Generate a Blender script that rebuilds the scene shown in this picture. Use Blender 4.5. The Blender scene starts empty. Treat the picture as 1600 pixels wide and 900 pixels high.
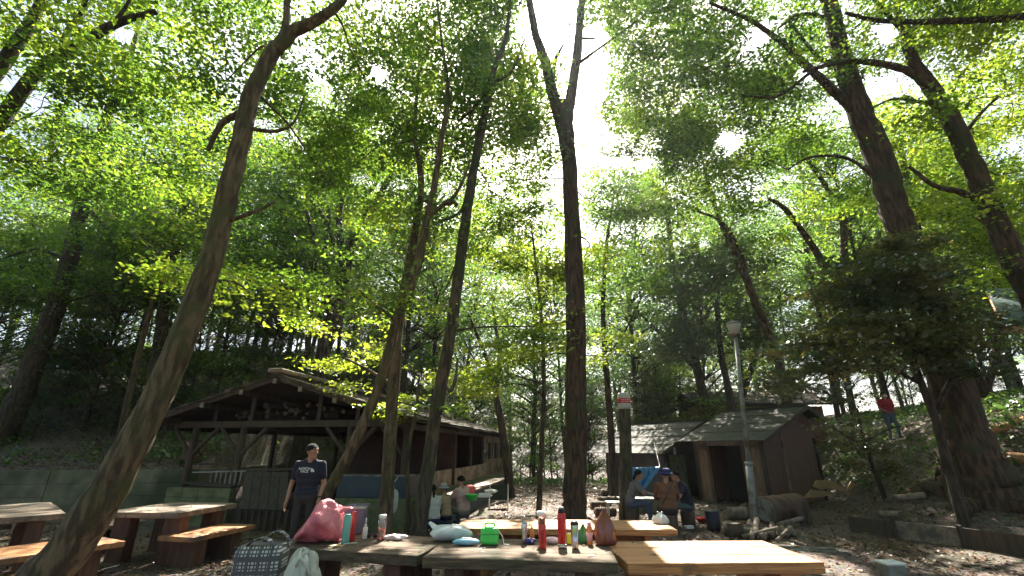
import bpy, bmesh, math, random
import numpy as np
from mathutils import Vector, Matrix
random.seed(7); rng = np.random.default_rng(11)
R = math.radians
S = bpy.context.scene
COL = S.collection
CAMZ = 1.65; F = 700.0; PITCH = math.atan(250.0/700.0)
cp, sp = math.cos(PITCH), math.sin(PITCH)
CAM = np.array([0, 0, CAMZ])

# ---------------------------------------------------------------- pixel <-> world helpers (measured positions)
def ray(px, py):
    a = (px-800)/F; b = (450-py)/F
    return np.array([a, cp-b*sp, sp+b*cp])
def PY(px, py, Y):
    r = ray(px, py); return CAM + r*(Y/r[1])
def PZ(px, py, z):
    r = ray(px, py); return CAM + r*((z-CAMZ)/r[2])
def depth(p):
    return p[1]*cp + (p[2]-CAMZ)*sp
def mpp(p):                       # metres per photo pixel at a point
    return depth(p)/F

SUN_EL, SUN_AZ = R(50.0), R(5.0)
SUND = np.array([math.sin(SUN_AZ)*math.cos(SUN_EL), math.cos(SUN_AZ)*math.cos(SUN_EL), math.sin(SUN_EL)])

# ---------------------------------------------------------------- terrain
def sst(a, b, x):
    t = np.clip((x-a)/(b-a), 0, 1); return t*t*(3-2*t)
BOARD = [(7.0, 10.4), (7.45, 9.75), (8.0, 8.95), (8.6, 7.6), (9.2, 5.0)]
def ground(x, y):
    x = np.asarray(x, float); y = np.asarray(y, float)
    z = 0.03*np.sin(x*0.9+1.3)*np.sin(y*0.7) + 0.02*np.sin(x*2.3)*np.cos(y*1.9+.5)
    z = z*sst(4.5, 6.5, y+np.abs(x)*.3)
    # left hill behind the wall
    wx = np.interp(y, [-5, 13.2, 14.3, 20.5, 24, 60], [-40, -17, -9.6, -9.2, -5.0, 2.0])
    wy = np.interp(x, [-40, -16, -9.6, -9.2, -5, 0], [12.6, 13.4, 14.3, 20.5, 24.0, 30])
    d = np.maximum(0, np.minimum(y-wy, (wx-x)+0*y))
    d = np.maximum(0, y-wy)*(x < -5) + 0.0
    edge = (d > 0.12)
    hill = np.where(edge, 1.0+0.36*np.minimum(d, 22)+0.25*np.sin(x*.8)*np.sin(y*.6)*sst(0, 3, d), 0)
    # right slope
    bx = np.interp(y, [3, 5.0, 7.6, 8.95, 9.75, 10.4, 12, 17, 25, 40], [9.6, 9.2, 8.6, 8.0, 7.45, 7.0, 8.9, 10.9, 13.5, 16])
    e = np.maximum(0, x-bx-.03)
    step = 0.27*sst(0, .12, e)*(1-sst(10.0, 11.5, y))
    slope = (.30+.37*sst(8.5, 13, y))*np.minimum(e, 4)+0.16*np.minimum(np.maximum(e-4, 0), 14)
    slope = slope*sst(4, 9, y)
    rz = step+slope+0.12*np.sin(x*1.1+y*.7)*sst(.6, 2, e)
    # beyond the clearing the land drops away
    drop = -0.10*np.maximum(0, y-24)*(1-sst(-14, -6, -np.abs(x-1)+0*y-0)*0)
    c = 1-sst(9, 16, np.abs(x-1.5))
    z = z + hill + rz + np.maximum(drop*c, -6)
    return z
def gz(x, y): return float(ground(x, y))
def onground(px, py):
    r = ray(px, py)
    for y in np.arange(4, 40, .03):
        p = CAM+r*(y/r[1])
        if p[2] <= gz(p[0], p[1]): break
    return p

# ---------------------------------------------------------------- object helpers
ORG = {}
def tag(o, label=None, cat=None, group=None, kind=None):
    if label: o['label'] = label
    if cat: o['category'] = cat
    if group: o['group'] = group
    if kind: o['kind'] = kind
    return o
def thing(name, loc, label, cat, group=None):
    o = bpy.data.objects.new(name, None); o.empty_display_size = .1
    COL.objects.link(o); o.location = Vector([float(c) for c in loc]); ORG[o.name] = np.array(loc, float)
    return tag(o, label, cat, group)
def link(name, me, parent=None, loc=None):
    o = bpy.data.objects.new(name, me); COL.objects.link(o)
    if parent is not None:
        o.parent = parent; ORG[o.name] = ORG[parent.name]
    else:
        l = np.array(loc if loc is not None else (0, 0, 0), float)
        o.location = Vector([float(c) for c in l]); ORG[o.name] = l
    return o
class MB:
    def __init__(s): s.v = []; s.f = []; s.n = 0; s.mi = []
    def add(s, v, f, mi=0):
        v = np.asarray(v, float).reshape(-1, 3)
        s.v.append(v); s.f += [[i+s.n for i in q] for q in f]; s.mi += [mi]*len(f); s.n += len(v); return s
    def box(s, c, size, rz=0, M=None, mi=0, taper=1.0):
        x, y, z = [d/2 for d in size]
        v = np.array([(-x,-y,-z),(x,-y,-z),(x,y,-z),(-x,y,-z),(-x*taper,-y*taper,z),(x*taper,-y*taper,z),(x*taper,y*taper,z),(-x*taper,y*taper,z)])
        if M is not None: v = v @ np.array(M.to_3x3()).T
        if rz: 
            k, q = math.cos(rz), math.sin(rz); v = v @ np.array([[k,-q,0],[q,k,0],[0,0,1]]).T
        return s.add(v+np.array(c, float), [(3,2,1,0),(4,5,6,7),(0,1,5,4),(1,2,6,5),(2,3,7,6),(3,0,4,7)], mi)
    def hexa(s, b, t, mi=0):     # four bottom, four top points
        return s.add(list(b)+list(t), [(3,2,1,0),(4,5,6,7),(0,1,5,4),(1,2,6,5),(2,3,7,6),(3,0,4,7)], mi)
    def prism(s, pts, d, mi=0):  # polygon extruded by the vector d
        n = len(pts); p = np.array(pts, float); q = p+np.array(d, float)
        return s.add(np.vstack([p, q]), [tuple(range(n-1, -1, -1)), tuple(range(n, 2*n))]+[(i, (i+1)%n, n+(i+1)%n, n+i) for i in range(n)], mi)
    def bar(s, a, b, w, h, up=(0,0,1), mi=0):
        a = np.array(a, float); b = np.array(b, float); d = b-a; L = np.linalg.norm(d); d = d/L
        u = np.array(up, float); r = np.cross(d, u)
        if np.linalg.norm(r) < 1e-4: r = np.cross(d, (1,0,0))
        r /= np.linalg.norm(r); u = np.cross(r, d)
        q = [(-w/2,-h/2),(w/2,-h/2),(w/2,h/2),(-w/2,h/2)]
        return s.hexa([a+r*x+u*y for x, y in q], [b+r*x+u*y for x, y in q], mi)
    def tube(s, pts, rad, seg=8, caps=True, jit=0.0, mi=0, sx=1.0):
        pts = np.array(pts, float); n = len(pts)
        rad = np.ones(n)*rad if np.isscalar(rad) else np.array(rad, float)
        T = np.gradient(pts, axis=0); T /= np.linalg.norm(T, axis=1)[:, None]+1e-9
        ref = np.array([0, 1, 0.]) if abs(T[0][1]) < .9 else np.array([1., 0, 0])
        V = []
        u = np.cross(T[0], ref); u /= np.linalg.norm(u)
        ang = np.arange(seg)/seg*2*np.pi
        for i in range(n):
            u = u-T[i]*np.dot(u, T[i]); u /= np.linalg.norm(u); w = np.cross(T[i], u)
            rr = rad[i]*(1+jit*(rng.random(seg)-.5))
            V.append(pts[i]+(np.cos(ang)*rr)[:, None]*u*sx+(np.sin(ang)*rr)[:, None]*w)
        f = []
        for i in range(n-1):
            for j in range(seg):
                k = (j+1) % seg; f.append((i*seg+j, i*seg+k, (i+1)*seg+k, (i+1)*seg+j))
        if caps: f.append(tuple(range(seg-1, -1, -1))); f.append(tuple((n-1)*seg+j for j in range(seg)))
        return s.add(np.vstack(V), f, mi)
    def lathe(s, prof, c=(0,0,0), seg=16, mi=0, sq=0.0, sy=1.0):
        c = np.array(c, float); ang = np.arange(seg)/seg*2*np.pi
        k = np.ones(seg) if not sq else 1/np.maximum(np.abs(np.cos(ang)), np.abs(np.sin(ang)))*sq+(1-sq)
        V = [np.stack([np.cos(ang)*r*k, np.sin(ang)*r*k*sy, np.full(seg, z)], 1)+c for r, z in prof]
        n = len(prof); f = []
        for i in range(n-1):
            for j in range(seg):
                q = (j+1) % seg; f.append((i*seg+j, i*seg+q, (i+1)*seg+q, (i+1)*seg+j))
        f.append(tuple(range(seg-1, -1, -1))); f.append(tuple((n-1)*seg+j for j in range(seg)))
        return s.add(np.vstack(V), f, mi)
    def sphere(s, c, r, seg=12, mi=0):
        r = np.array([r]*3 if np.isscalar(r) else r, float); h = seg//2+1
        pr = []
        V = []
        for i in range(1, h):
            t = math.pi*i/h
            for j in range(seg):
                a = 2*math.pi*j/seg; V.append((math.sin(t)*math.cos(a)*r[0], math.sin(t)*math.sin(a)*r[1], math.cos(t)*r[2]))
        m = h-1; V += [(0,0,r[2]), (0,0,-r[2])]; f = []
        for i in range(m-1):
            for j in range(seg):
                k = (j+1) % seg; f.append((i*seg+j, (i+1)*seg+j, (i+1)*seg+k, i*seg+k))
        for j in range(seg):
            k = (j+1) % seg; f.append((m*seg, j, k)); f.append((m*seg+1, (m-1)*seg+k, (m-1)*seg+j))
        return s.add(np.array(V)+np.array(c, float), f, mi)
    def grid(s, P, mi=0):        # P[i][j] points
        P = np.array(P, float); a, b = P.shape[:2]
        return s.add(P.reshape(-1, 3), [(i*b+j, i*b+j+1, (i+1)*b+j+1, (i+1)*b+j) for i in range(a-1) for j in range(b-1)], mi)
    def build(s, name, mat, parent=None, loc=None, smooth=False, bevel=0, solid=0, sub=0):
        V = np.vstack(s.v)
        if loc is None and parent is None: loc = (float(V[:,0].mean()), float(V[:,1].mean()), float(V[:,2].min()))
        org = ORG[parent.name] if parent is not None else np.array(loc, float)
        me = bpy.data.meshes.new(name); me.from_pydata((V-org).tolist(), [], s.f)
        for m in (mat if isinstance(mat, (list, tuple)) else [mat]): me.materials.append(m)
        if len(me.materials) > 1: me.polygons.foreach_set('material_index', s.mi)
        if smooth: me.shade_smooth()
        me.update()
        o = link(name, me, parent, loc)
        if sub:
            m = o.modifiers.new('s', 'SUBSURF'); m.levels = sub; m.render_levels = sub
        if solid:
            m = o.modifiers.new('t', 'SOLIDIFY'); m.thickness = solid; m.offset = 0
        if bevel:
            m = o.modifiers.new('b', 'BEVEL'); m.width = bevel; m.segments = 2; m.limit_method = 'ANGLE'
        return o
def catmull(P, k=4):
    P = np.array(P, float)
    if len(P) < 3: 
        t = np.linspace(0, 1, k+1)[:, None]; return P[0]*(1-t)+P[-1]*t
    Q = np.vstack([2*P[0]-P[1], P, 2*P[-1]-P[-2]]); out = []
    for i in range(1, len(Q)-2):
        for j in range(k):
            t = j/k; a, b, c, d = Q[i-1:i+3]
            out.append(.5*((2*b)+(-a+c)*t+(2*a-5*b+4*c-d)*t*t+(-a+3*b-3*c+d)*t**3))
    out.append(P[-1]); return np.array(out)
def copy_tree(o, parent=None):
    c = o.copy(); COL.objects.link(c)
    if parent is not None: c.parent = parent
    for ch in o.children:
        copy_tree(ch, c)
    return c

# ---------------------------------------------------------------- materials
def newmat(name):
    m = bpy.data.materials.new(name); m.use_nodes = True; nt = m.node_tree; nt.nodes.clear()
    out = nt.nodes.new('ShaderNodeOutputMaterial'); return m, nt, nt.nodes.new, nt.links.new, out
def pmat(name, col, rough=.6, col2=None, scale=8, stretch=(1,1,1), metal=0, bump=0, bscale=40, trans=0, detail=4, lo=.35, hi=.65, col3=None, s3=1.5, t3=(.5,.62), coat=0, alpha=1, bd=.02):
    m, nt, N, L, out = newmat(name)
    b = N('ShaderNodeBsdfPrincipled'); L(b.outputs[0], out.inputs[0])
    b.inputs['Roughness'].default_value = rough; b.inputs['Metallic'].default_value = metal
    b.inputs['Transmission Weight'].default_value = trans; b.inputs['Coat Weight'].default_value = coat
    b.inputs['Base Color'].default_value = (*col, 1)
    tc = N('ShaderNodeTexCoord'); mp = N('ShaderNodeMapping'); L(tc.outputs['Object'], mp.inputs[0]); mp.inputs['Scale'].default_value = stretch
    if col2 is not None:
        n = N('ShaderNodeTexNoise'); n.inputs['Scale'].default_value = scale; n.inputs['Detail'].default_value = detail; L(mp.outputs[0], n.inputs['Vector'])
        r = N('ShaderNodeValToRGB'); r.color_ramp.elements[0].position = lo; r.color_ramp.elements[1].position = hi
        r.color_ramp.elements[0].color = (*col, 1); r.color_ramp.elements[1].color = (*col2, 1); L(n.outputs[0], r.inputs[0]); src = r.outputs[0]
        if col3 is not None:
            n3 = N('ShaderNodeTexNoise'); n3.inputs['Scale'].default_value = s3; n3.inputs['Detail'].default_value = 6; L(tc.outputs['Object'], n3.inputs['Vector'])
            r3 = N('ShaderNodeValToRGB'); r3.color_ramp.elements[0].position = t3[0]; r3.color_ramp.elements[1].position = t3[1]; L(n3.outputs[0], r3.inputs[0])
            mx = N('ShaderNodeMix'); mx.data_type = 'RGBA'; L(r3.outputs[0], mx.inputs[0]); L(src, mx.inputs[6]); mx.inputs[7].default_value = (*col3, 1); src = mx.outputs[2]
        L(src, b.inputs['Base Color'])
    if bump:
        n = N('ShaderNodeTexNoise'); n.inputs['Scale'].default_value = bscale; n.inputs['Detail'].default_value = 5; L(mp.outputs[0], n.inputs['Vector'])
        bp = N('ShaderNodeBump'); bp.inputs['Strength'].default_value = bump; bp.inputs['Distance'].default_value = bd; L(n.outputs[0], bp.inputs['Height']); L(bp.outputs[0], b.inputs['Normal'])
    return m
def bark(name, c1, c2, moss=None, sc=14, mt=(.5,.62)):
    return pmat(name, c1, .9, c2, sc, (1,1,.2), bump=1.0, bscale=16, col3=moss, s3=2.2, t3=mt, detail=9, lo=.43, hi=.57, bd=.07)
def leafmat(name, ramp, trans=.5, tb=(1.5,1.5,1.0), gloss=.05, grough=.4):
    m, nt, N, L, out = newmat(name)
    at = N('ShaderNodeAttribute'); at.attribute_name = 'tint'
    r = N('ShaderNodeValToRGB'); els = r.color_ramp.elements
    while len(els) < len(ramp): els.new(.5)
    for e, (p, c) in zip(els, ramp): e.position = p; e.color = (*c, 1)
    L(at.outputs['Fac'], r.inputs[0])
    d = N('ShaderNodeBsdfDiffuse'); L(r.outputs[0], d.inputs[0])
    mul = N('ShaderNodeMix'); mul.data_type = 'RGBA'; mul.blend_type = 'MULTIPLY'; mul.inputs[0].default_value = 1; L(r.outputs[0], mul.inputs[6]); mul.inputs[7].default_value = (*tb, 1)
    t = N('ShaderNodeBsdfTranslucent'); L(mul.outputs[2], t.inputs[0])
    mx = N('ShaderNodeMixShader'); mx.inputs[0].default_value = trans; L(d.outputs[0], mx.inputs[1]); L(t.outputs[0], mx.inputs[2])
    g = N('ShaderNodeBsdfGlossy'); g.inputs['Roughness'].default_value = grough; g.inputs['Color'].default_value = (.8,.85,.9,1)
    m2 = N('ShaderNodeMixShader'); m2.inputs[0].default_value = gloss; L(mx.outputs[0], m2.inputs[1]); L(g.outputs[0], m2.inputs[2]); L(m2.outputs[0], out.inputs[0])
    return m
M = {}
M['bark_olive'] = bark('bark_olive', (.06,.040,.024), (.165,.115,.068), (.075,.075,.028))
M['bark_grey'] = bark('bark_grey', (.045,.036,.025), (.115,.09,.06), (.055,.062,.028))
M['bark_dark'] = bark('bark_dark', (.028,.020,.016), (.07,.05,.037))
M['bark_red'] = bark('bark_red', (.04,.024,.016), (.105,.062,.04), (.05,.055,.025), mt=(.52,.66))
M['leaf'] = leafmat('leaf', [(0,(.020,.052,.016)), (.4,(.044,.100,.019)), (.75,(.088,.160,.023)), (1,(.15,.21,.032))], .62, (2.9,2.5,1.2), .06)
M['leaf_far'] = leafmat('leaf_far', [(0,(.024,.060,.024)), (.5,(.048,.105,.030)), (1,(.11,.17,.042))], .62, (2.9,2.5,1.5), .06)
M['leaf_dark'] = leafmat('leaf_dark', [(0,(.022,.048,.018)), (.6,(.045,.075,.024)), (1,(.12,.11,.025))], .38, (2.4,2.2,1.1), .12, .35)
M['leaf_ochre'] = leafmat('leaf_ochre', [(0,(.12,.10,.03)), (1,(.24,.13,.04))], .5, (1.8,1.5,1.0))
M['herb'] = leafmat('herb', [(0,(.03,.07,.02)), (.6,(.07,.13,.03)), (1,(.13,.18,.05))], .4, (2,2,1.2))
M['litter'] = leafmat('litter', [(0,(.075,.038,.022)), (.5,(.15,.08,.045)), (.85,(.25,.15,.09)), (1,(.12,.11,.04))], .08, (1,1,1), .04)

# ---------------------------------------------------------------- leaves
def carve(P):
    """gaps in the canopy that the sun comes through"""
    keep = np.ones(len(P), bool)
    for (o, rad, soft) in GAPS:
        d = P-np.array(o); t = d @ SUND; q = np.linalg.norm(d-t[:, None]*SUND, axis=1)
        p = np.clip((q-rad)/soft, 0, 1)*(t > 0)+(t <= 0)
        keep &= rng.random(len(P)) < p
    for (c, dirv, r0, k, t0) in HOLES:
        d = P-np.array(c); t = d @ dirv; q = np.linalg.norm(d-t[:, None]*dirv, axis=1)
        rr = r0+k*t
        wob = 1+.35*np.sin(P[:,0]*3.1+P[:,2]*2.3)+.3*np.sin(P[:,0]*7.7-P[:,2]*5.1)
        keep &= ~((q < rr*wob) & (t > t0))
    return keep
def leaf_mesh(name, C, RAD, n, size, tint=.5, tvar=.2, mat=None, flat=.5, asp=.55, cut=True, sub=6, droop=0.0):
    """C (k,3) clump centres, RAD (k,3) radii, n leaves for each; one leaf is a folded four-point blade"""
    C = np.asarray(C, float); k = len(C); RAD = np.asarray(RAD, float)*np.ones((k, 3))
    u = rng.normal(size=(k, sub, 3)); u /= np.linalg.norm(u, axis=2)[..., None]; u *= rng.random((k, sub, 1))**(1/2.2)
    sc = C[:, None, :]+u*RAD[:, None, :]*.8
    nn = np.stack([rng.normal(size=(k, sub))*.22, rng.normal(size=(k, sub))*.22, np.ones((k, sub))], 2)
    per = max(1, n//sub)
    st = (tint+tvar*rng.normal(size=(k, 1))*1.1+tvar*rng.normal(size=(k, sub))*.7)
    r = RAD[:, None, None, :]*.55
    v = rng.normal(size=(k, sub, per, 3))*np.array([.6, .6, .6*flat])
    pos = (sc[:, :, None, :]+v*r).reshape(-1, 3)
    nb = np.repeat(nn.reshape(-1, 3), per, 0); tt = np.repeat(st.reshape(-1), per)
    pos[:, 2] -= droop*np.linalg.norm(v.reshape(-1, 3)[:, :2], axis=1)
    if cut:
        kp = carve(pos); pos, nb, tt = pos[kp], nb[kp], tt[kp]
    m = len(pos)
    N_ = nb+rng.normal(size=(m, 3))*.42; N_ /= np.linalg.norm(N_, axis=1)[:, None]
    a = rng.normal(size=(m, 3)); a -= N_*np.sum(a*N_, 1)[:, None]; a /= np.linalg.norm(a, axis=1)[:, None]
    b = np.cross(N_, a); s = size*np.exp(rng.normal(size=m)*.25)
    a *= (s/2)[:, None]; b *= (s*asp/2)[:, None]; f = N_*(s*.10)[:, None]
    V = np.stack([pos-a, pos+b-a*.15+f, pos+a, pos-b-a*.15+f], 1).reshape(-1, 3)
    org = V.mean(0) if m else np.zeros(3)
    tt = np.clip(tt+rng.normal(size=m)*.10, 0, 1)
    return make_quads(name, V, np.repeat(tt, 4), mat)
def make_quads(name, V, T, mat, org=None):
    me = bpy.data.meshes.new(name); nv = len(V); nf = nv//4
    me.vertices.add(nv); me.loops.add(nv); me.polygons.add(nf)
    me.vertices.foreach_set('co', V.astype(np.float32).ravel())
    me.loops.foreach_set('vertex_index', np.arange(nv, dtype=np.int32))
    me.polygons.foreach_set('loop_start', np.arange(0, nv, 4, dtype=np.int32))
    at = me.attributes.new('tint', 'FLOAT', 'POINT'); at.data.foreach_set('value', T.astype(np.float32))
    me.materials.append(mat); me.update(calc_edges=True); me.validate()
    return me
def shift(me, org):
    n = len(me.vertices); a = np.empty(n*3, np.float32); me.vertices.foreach_get('co', a)
    a = (a.reshape(-1, 3)-np.array(org, np.float32)).ravel(); me.vertices.foreach_set('co', a); me.update(); return me

# tube gaps towards the sun: (point, radius, soft edge)
GAPS = [(CAM, .34, .5),
        ((1.6, 4.9, .72), .55, .12), ((2.25, 4.9, .72), .58, .12), ((2.9, 4.85, .72), .55, .12), ((1.35, 4.75, .72), .5, .2), ((.95, 4.75, .72), .22, .2), ((.75, 4.95, .72), .12, .15), ((-.9, 4.95, .72), .12, .15), ((-2.0, 5.2, .72), .13, .15), ((-1.3, 5.3, .72), .10, .12), ((.1, 5.0, .72), .10, .12),
        ((0.7, 6.5, .72), .42, .4), ((-.3, 6.5, .72), .28, .3), ((1.6, 6.5, .72), .2, .3),
        ((-6.9, 8.3, .7), .3, .4), ((-5.2, 8.6, .7), .35, .4), ((-4.4, 6.6, .42), .3, .4), ((-5.6, 5.9, .4), .3, .4), ((-3.6, 5.6, 0), .5, .5),
        ((3.7, 4.6, 0), .55, .4), ((-2.9,5.4,0), .35,.3), ((-3.9,6.2,0),.3,.3), ((-2.6,6.6,0),.35,.3), ((-6.0,7.0,0),.4,.3), ((-1.8,8.2,0),.3,.3), ((2.2,9,0),.3,.3), ((1.2,12,0),.35,.3), ((5.0,9.5,0),.3,.3), ((4.6,7.2,0),.25,.3), ((6.6,7.0,0),.3,.3), ((-3.2,11,2.9),.6,.5), ((-2.6,17,3),1.,.6), ((-7.4,11.5,1.5),.4,.4), ((8.5,15.5,2.6),.5,.5), ((13,12,2.5),.8,.5), ((11,7,1),.3,.3), ((5.2,18.5,2.4),.6,.4), ((-8.5,9,.7),.4,.3), ((-.3, 4.9, .72), .15, .3), ((-1.6, 5.0, .72), .14, .25),
        ((0.6, 14, 0), .4, .3), ((0.9, 17, 0), .5, .4), ((2.2, 19, 0), .4, .4), ((-.8, 18, 0.5), .4, .4), ((6.0, 20, 2.4), .7, .7), ((-4.3, 14, 3.0), 1.1, .8), ((-2.2, 15, 2.5), 1.1, .8),
        ((-1.0, 19, 2.2), 1.0, .8), ((8.0, 17, 2.6), .3, .5), ((16, 14, 3), 1.5, 1.), ((14, 20, 4), 2., 1.), ((-9, 19, 2.5), .6, .6), ((10.5, 8.6, 1.4), .5, .5), ((7.6, 8.2, 0), .3, .5), ((11.5, 9, 1.5), .35, .5)]
GAPS += [(PZ(250,868,0),.32,.2),(PZ(330,862,0),.3,.2),(PZ(180,882,0),.3,.2),(PZ(1290,884,0),.35,.2),(PZ(1240,870,0),.25,.2),(PZ(735,860,.72),.10,.1),(PZ(620,850,.72),.13,.1),(PZ(880,864,.72),.22,.1),(PZ(530,852,.72),.07,.1),(PZ(660,862,.72),.08,.1),(PZ(800,866,.72),.08,.1),
         (PZ(300,790,.72),.2,.15),(PZ(230,800,.72),.15,.1),(PZ(60,794,.72),.25,.15),(PZ(350,822,.42),.2,.15),(PZ(820,790,0),.3,.2),(PZ(860,785,0),.3,.2),(PZ(760,800,0),.3,.3)]
HOLES = []
def in_hole(c):
    for (o, dv, r0, k, t0) in HOLES:
        d = c-o; t = d @ dv
        if np.linalg.norm(d-t*dv) < (r0+k*t)*1.05: return True
    for (o, rad, soft) in GAPS:
        d = c-np.array(o); t = d @ SUND
        if t > 0 and rad > .55 and np.linalg.norm(d-t*SUND) < rad*1.1: return True
    return False
for px, py, rp in [(922,130,24),(925,200,20),(935,60,14),(918,90,20),(885,15,15),(850,40,40),(905,160,20),(1385,48,18),(590,118,12),(470,205,14),(590,365,11),(1140,222,16),(1190,60,14),(1265,118,12),(1225,325,14),(1255,360,12),(640,520,14),(680,545,12),
                   (990,640,10),(720,560,12),(500,140,13),(195,55,12),(165,395,14),(60,160,14),(135,190,12),(20,130,10),(1500,195,10),(560,280,12),(780,380,9),(1100,380,8),(1010,255,8),(690,300,9),(1392,628,34)]:
    r = ray(px, py); L_ = np.linalg.norm(r); HOLES.append((CAM, r/L_, .05, rp/F/L_, 3.0))
SKY_STR = 0.065; EXPO = 2.4; HAZE = 0.0004
# ================================================================ trees
DENS = 1.5; WF = .80
def sk(pts, Y):
    out = []; rad = []
    for q in pts:
        y = Y+(q[3] if len(q) > 3 else 0)
        p = PY(q[0], q[1], y); out.append(p); rad.append(q[2]*mpp(p)/2*WF)
    return np.array(out), np.array(rad)
def tree(name, label, Y, pts, limbs=(), crown=(), mat='bark_dark', leaf='leaf', group='tall trees of the grove', cat='tree', ls=.12, nl=260, tint=.5, base=None, cr=(.75,1.25), roots=0, sub=6, clumps=None):
    P, r = sk(pts, Y)
    b = P[0].copy(); g = gz(b[0], b[1])
    if b[2] > g-.02:                                   # carry the trunk down into the ground
        d = P[0]-P[1]; d = d/np.linalg.norm(d); t = (g-.25-b[2])/min(d[2], -.3)
        P = np.vstack([b+d*t, P]); r = np.concatenate([[r[0]*1.15], r])
    o3 = (P[0][0], P[0][1], gz(P[0][0], P[0][1]))
    root = thing(name, o3, label, cat, group)
    def smooth(P, r):
        k = 5; Q = catmull(P, k); rr = np.interp(np.linspace(0, len(P)-1, len(Q)), np.arange(len(P)), r)
        Q[1:-1] += rng.normal(size=(len(Q)-2, 3))*rr[1:-1, None]*.05
        return Q, rr
    m = MB(); Q, rr = smooth(P, r); m.tube(Q, rr, 14, jit=.12)
    for k in range(roots):
        a = k/roots*2*math.pi+.4; L = r[0]*(1.3+random.random()*.6)
        q = [Q[3]*.5+Q[2]*.5+np.array([math.cos(a), math.sin(a), 0])*r[0]*.3, np.array([o3[0]+math.cos(a)*r[0]*1.05, o3[1]+math.sin(a)*r[0]*1.05, 0]), np.array([o3[0]+math.cos(a)*L*1.1, o3[1]+math.sin(a)*L*1.1, 0])]
        q[1][2] = gz(q[1][0], q[1][1])+r[0]*.12; q[2][2] = gz(q[2][0], q[2][1])-.04
        c = catmull(np.array(q), 5); m.tube(c, np.linspace(r[0]*.30, r[0]*.08, len(c)), 9, jit=.15)
    SKP = [Q[len(Q)//4:]]; SKR = [rr[len(rr)//4:]]
    LM = []
    for lb in limbs:
        lp, lr = sk(lb, Y); lq, lrr = smooth(lp, lr); mm = MB().tube(lq, lrr, 10, jit=.1); LM.append(mm); SKP.append(lq); SKR.append(lrr)
    K = np.vstack(SKP); KR = np.concatenate(SKR)
    C = []
    for c in crown:
        x0, y0, x1, y1, Y0, Y1, n = c
        for i in range(int(n*DENS)):
            c_ = PY(random.uniform(x0, x1), random.uniform(y0, y1), random.uniform(Y0, Y1))
            if not in_hole(c_): C.append(c_)
    for c in (clumps or []): C.append(PY(*c))
    C = np.array(C)
    if len(C):
        s = rng.uniform(cr[0], cr[1], len(C)); RAD = np.stack([s, s, s*.38], 1)
        d0 = np.array([np.linalg.norm(K-c, axis=1).min() for c in C])
        KK = K.copy(); RR = KR*.6; G0 = np.zeros(len(K))
        for ci in np.argsort(d0):
            c, sc = C[ci], s[ci]
            dd = np.linalg.norm(KK-c, axis=1)+np.maximum(0, KK[:, 2]-c[2]+.1)*2.5+G0; i = int(dd.argmin())
            a = KK[i]; v = c-a; L = np.linalg.norm(v)
            if L < .05: continue
            mid = a+v*.5+np.array([rng.normal()*.07*L, rng.normal()*.07*L, .07*L+rng.normal()*.03*L])
            q = catmull(np.array([a, a+v*.22+rng.normal(size=3)*.03*L+np.array([0,0,.05*L]), mid, c]), 3)
            r0 = min(RR[i], .008+.009*L); rq = np.linspace(r0, max(.005, r0*.45), len(q))
            m.tube(q, rq, 5, caps=False)
            KK = np.vstack([KK, q[3:]]); RR = np.concatenate([RR, rq[3:]]); G0 = np.concatenate([G0, np.full(len(q)-3, .15)])
            for _ in range(3):
                e = c+rng.normal(size=3)*np.array([sc*.55, sc*.55, sc*.15]); b2 = q[rng.integers(5, 9)]
                m.tube([b2, (b2+e)/2+rng.normal(size=3)*.05, e], [.006, .005, .003], 3, caps=False)
    m.build('trunk', M[mat], root, smooth=True)
    for mm in LM: mm.build('limb', M[mat], root, smooth=True)
    if len(C):
        me = leaf_mesh('crown', C, RAD, int(nl*1.15), ls*.88, tint, .2, M[leaf], sub=sub); shift(me, ORG[root.name]); link('crown', me, root)
    return root

tree('leaning_tree', 'thick olive-brown trunk leaning right from the bottom left corner between the camp tables', 5.5,
  [(50,930,96),(80,890,84),(135,820,72),(197,715,60),(262,585,50),(318,440,44),(352,320,38),(376,220,33),(396,140,31),(432,72,28)],
  [[(430,80,27),(455,52,25),(482,38,22),(520,15,18),(560,-30,13)], [(432,80,18),(446,40,14),(450,-10,11),(460,-60,8)], [(395,165,15),(372,178,14),(345,195,12),(325,235,8)], [(385,200,9),(430,205,7),(460,190,5),(475,150,3)], [(345,350,9),(400,330,7),(430,315,4)]],
  [(180,-60,620,130,6.5,11,34),(120,120,560,330,7,11,26),(300,440,400,480,6.4,7.2,1),(220,400,330,450,7.8,9,2)],
  'bark_olive', ls=.115, nl=300, roots=4, tint=.6)
tree('curved_tree', 'dark trunk at the left edge arching up to the right', 6.5,
  [(-330,820,60),(-260,600,52),(-160,400,40),(-60,270,32),(0,190,26),(60,112,23),(105,82,20),(180,38,16),(245,18,10)],
  [[(95,90,12),(105,50,10),(130,15,7),(140,-20,5)], [(110,85,9),(140,85,6),(162,88,4)], [(-150,390,36),(-70,200,30),(0,105,26),(45,40,20),(80,-30,14)], [(175,40,8),(200,5,6),(215,-25,4)]],
  [(-120,-80,200,160,5.5,9,26),(-200,150,140,300,6,9,16)], 'bark_dark', ls=.11, nl=290, tint=.65)
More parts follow.
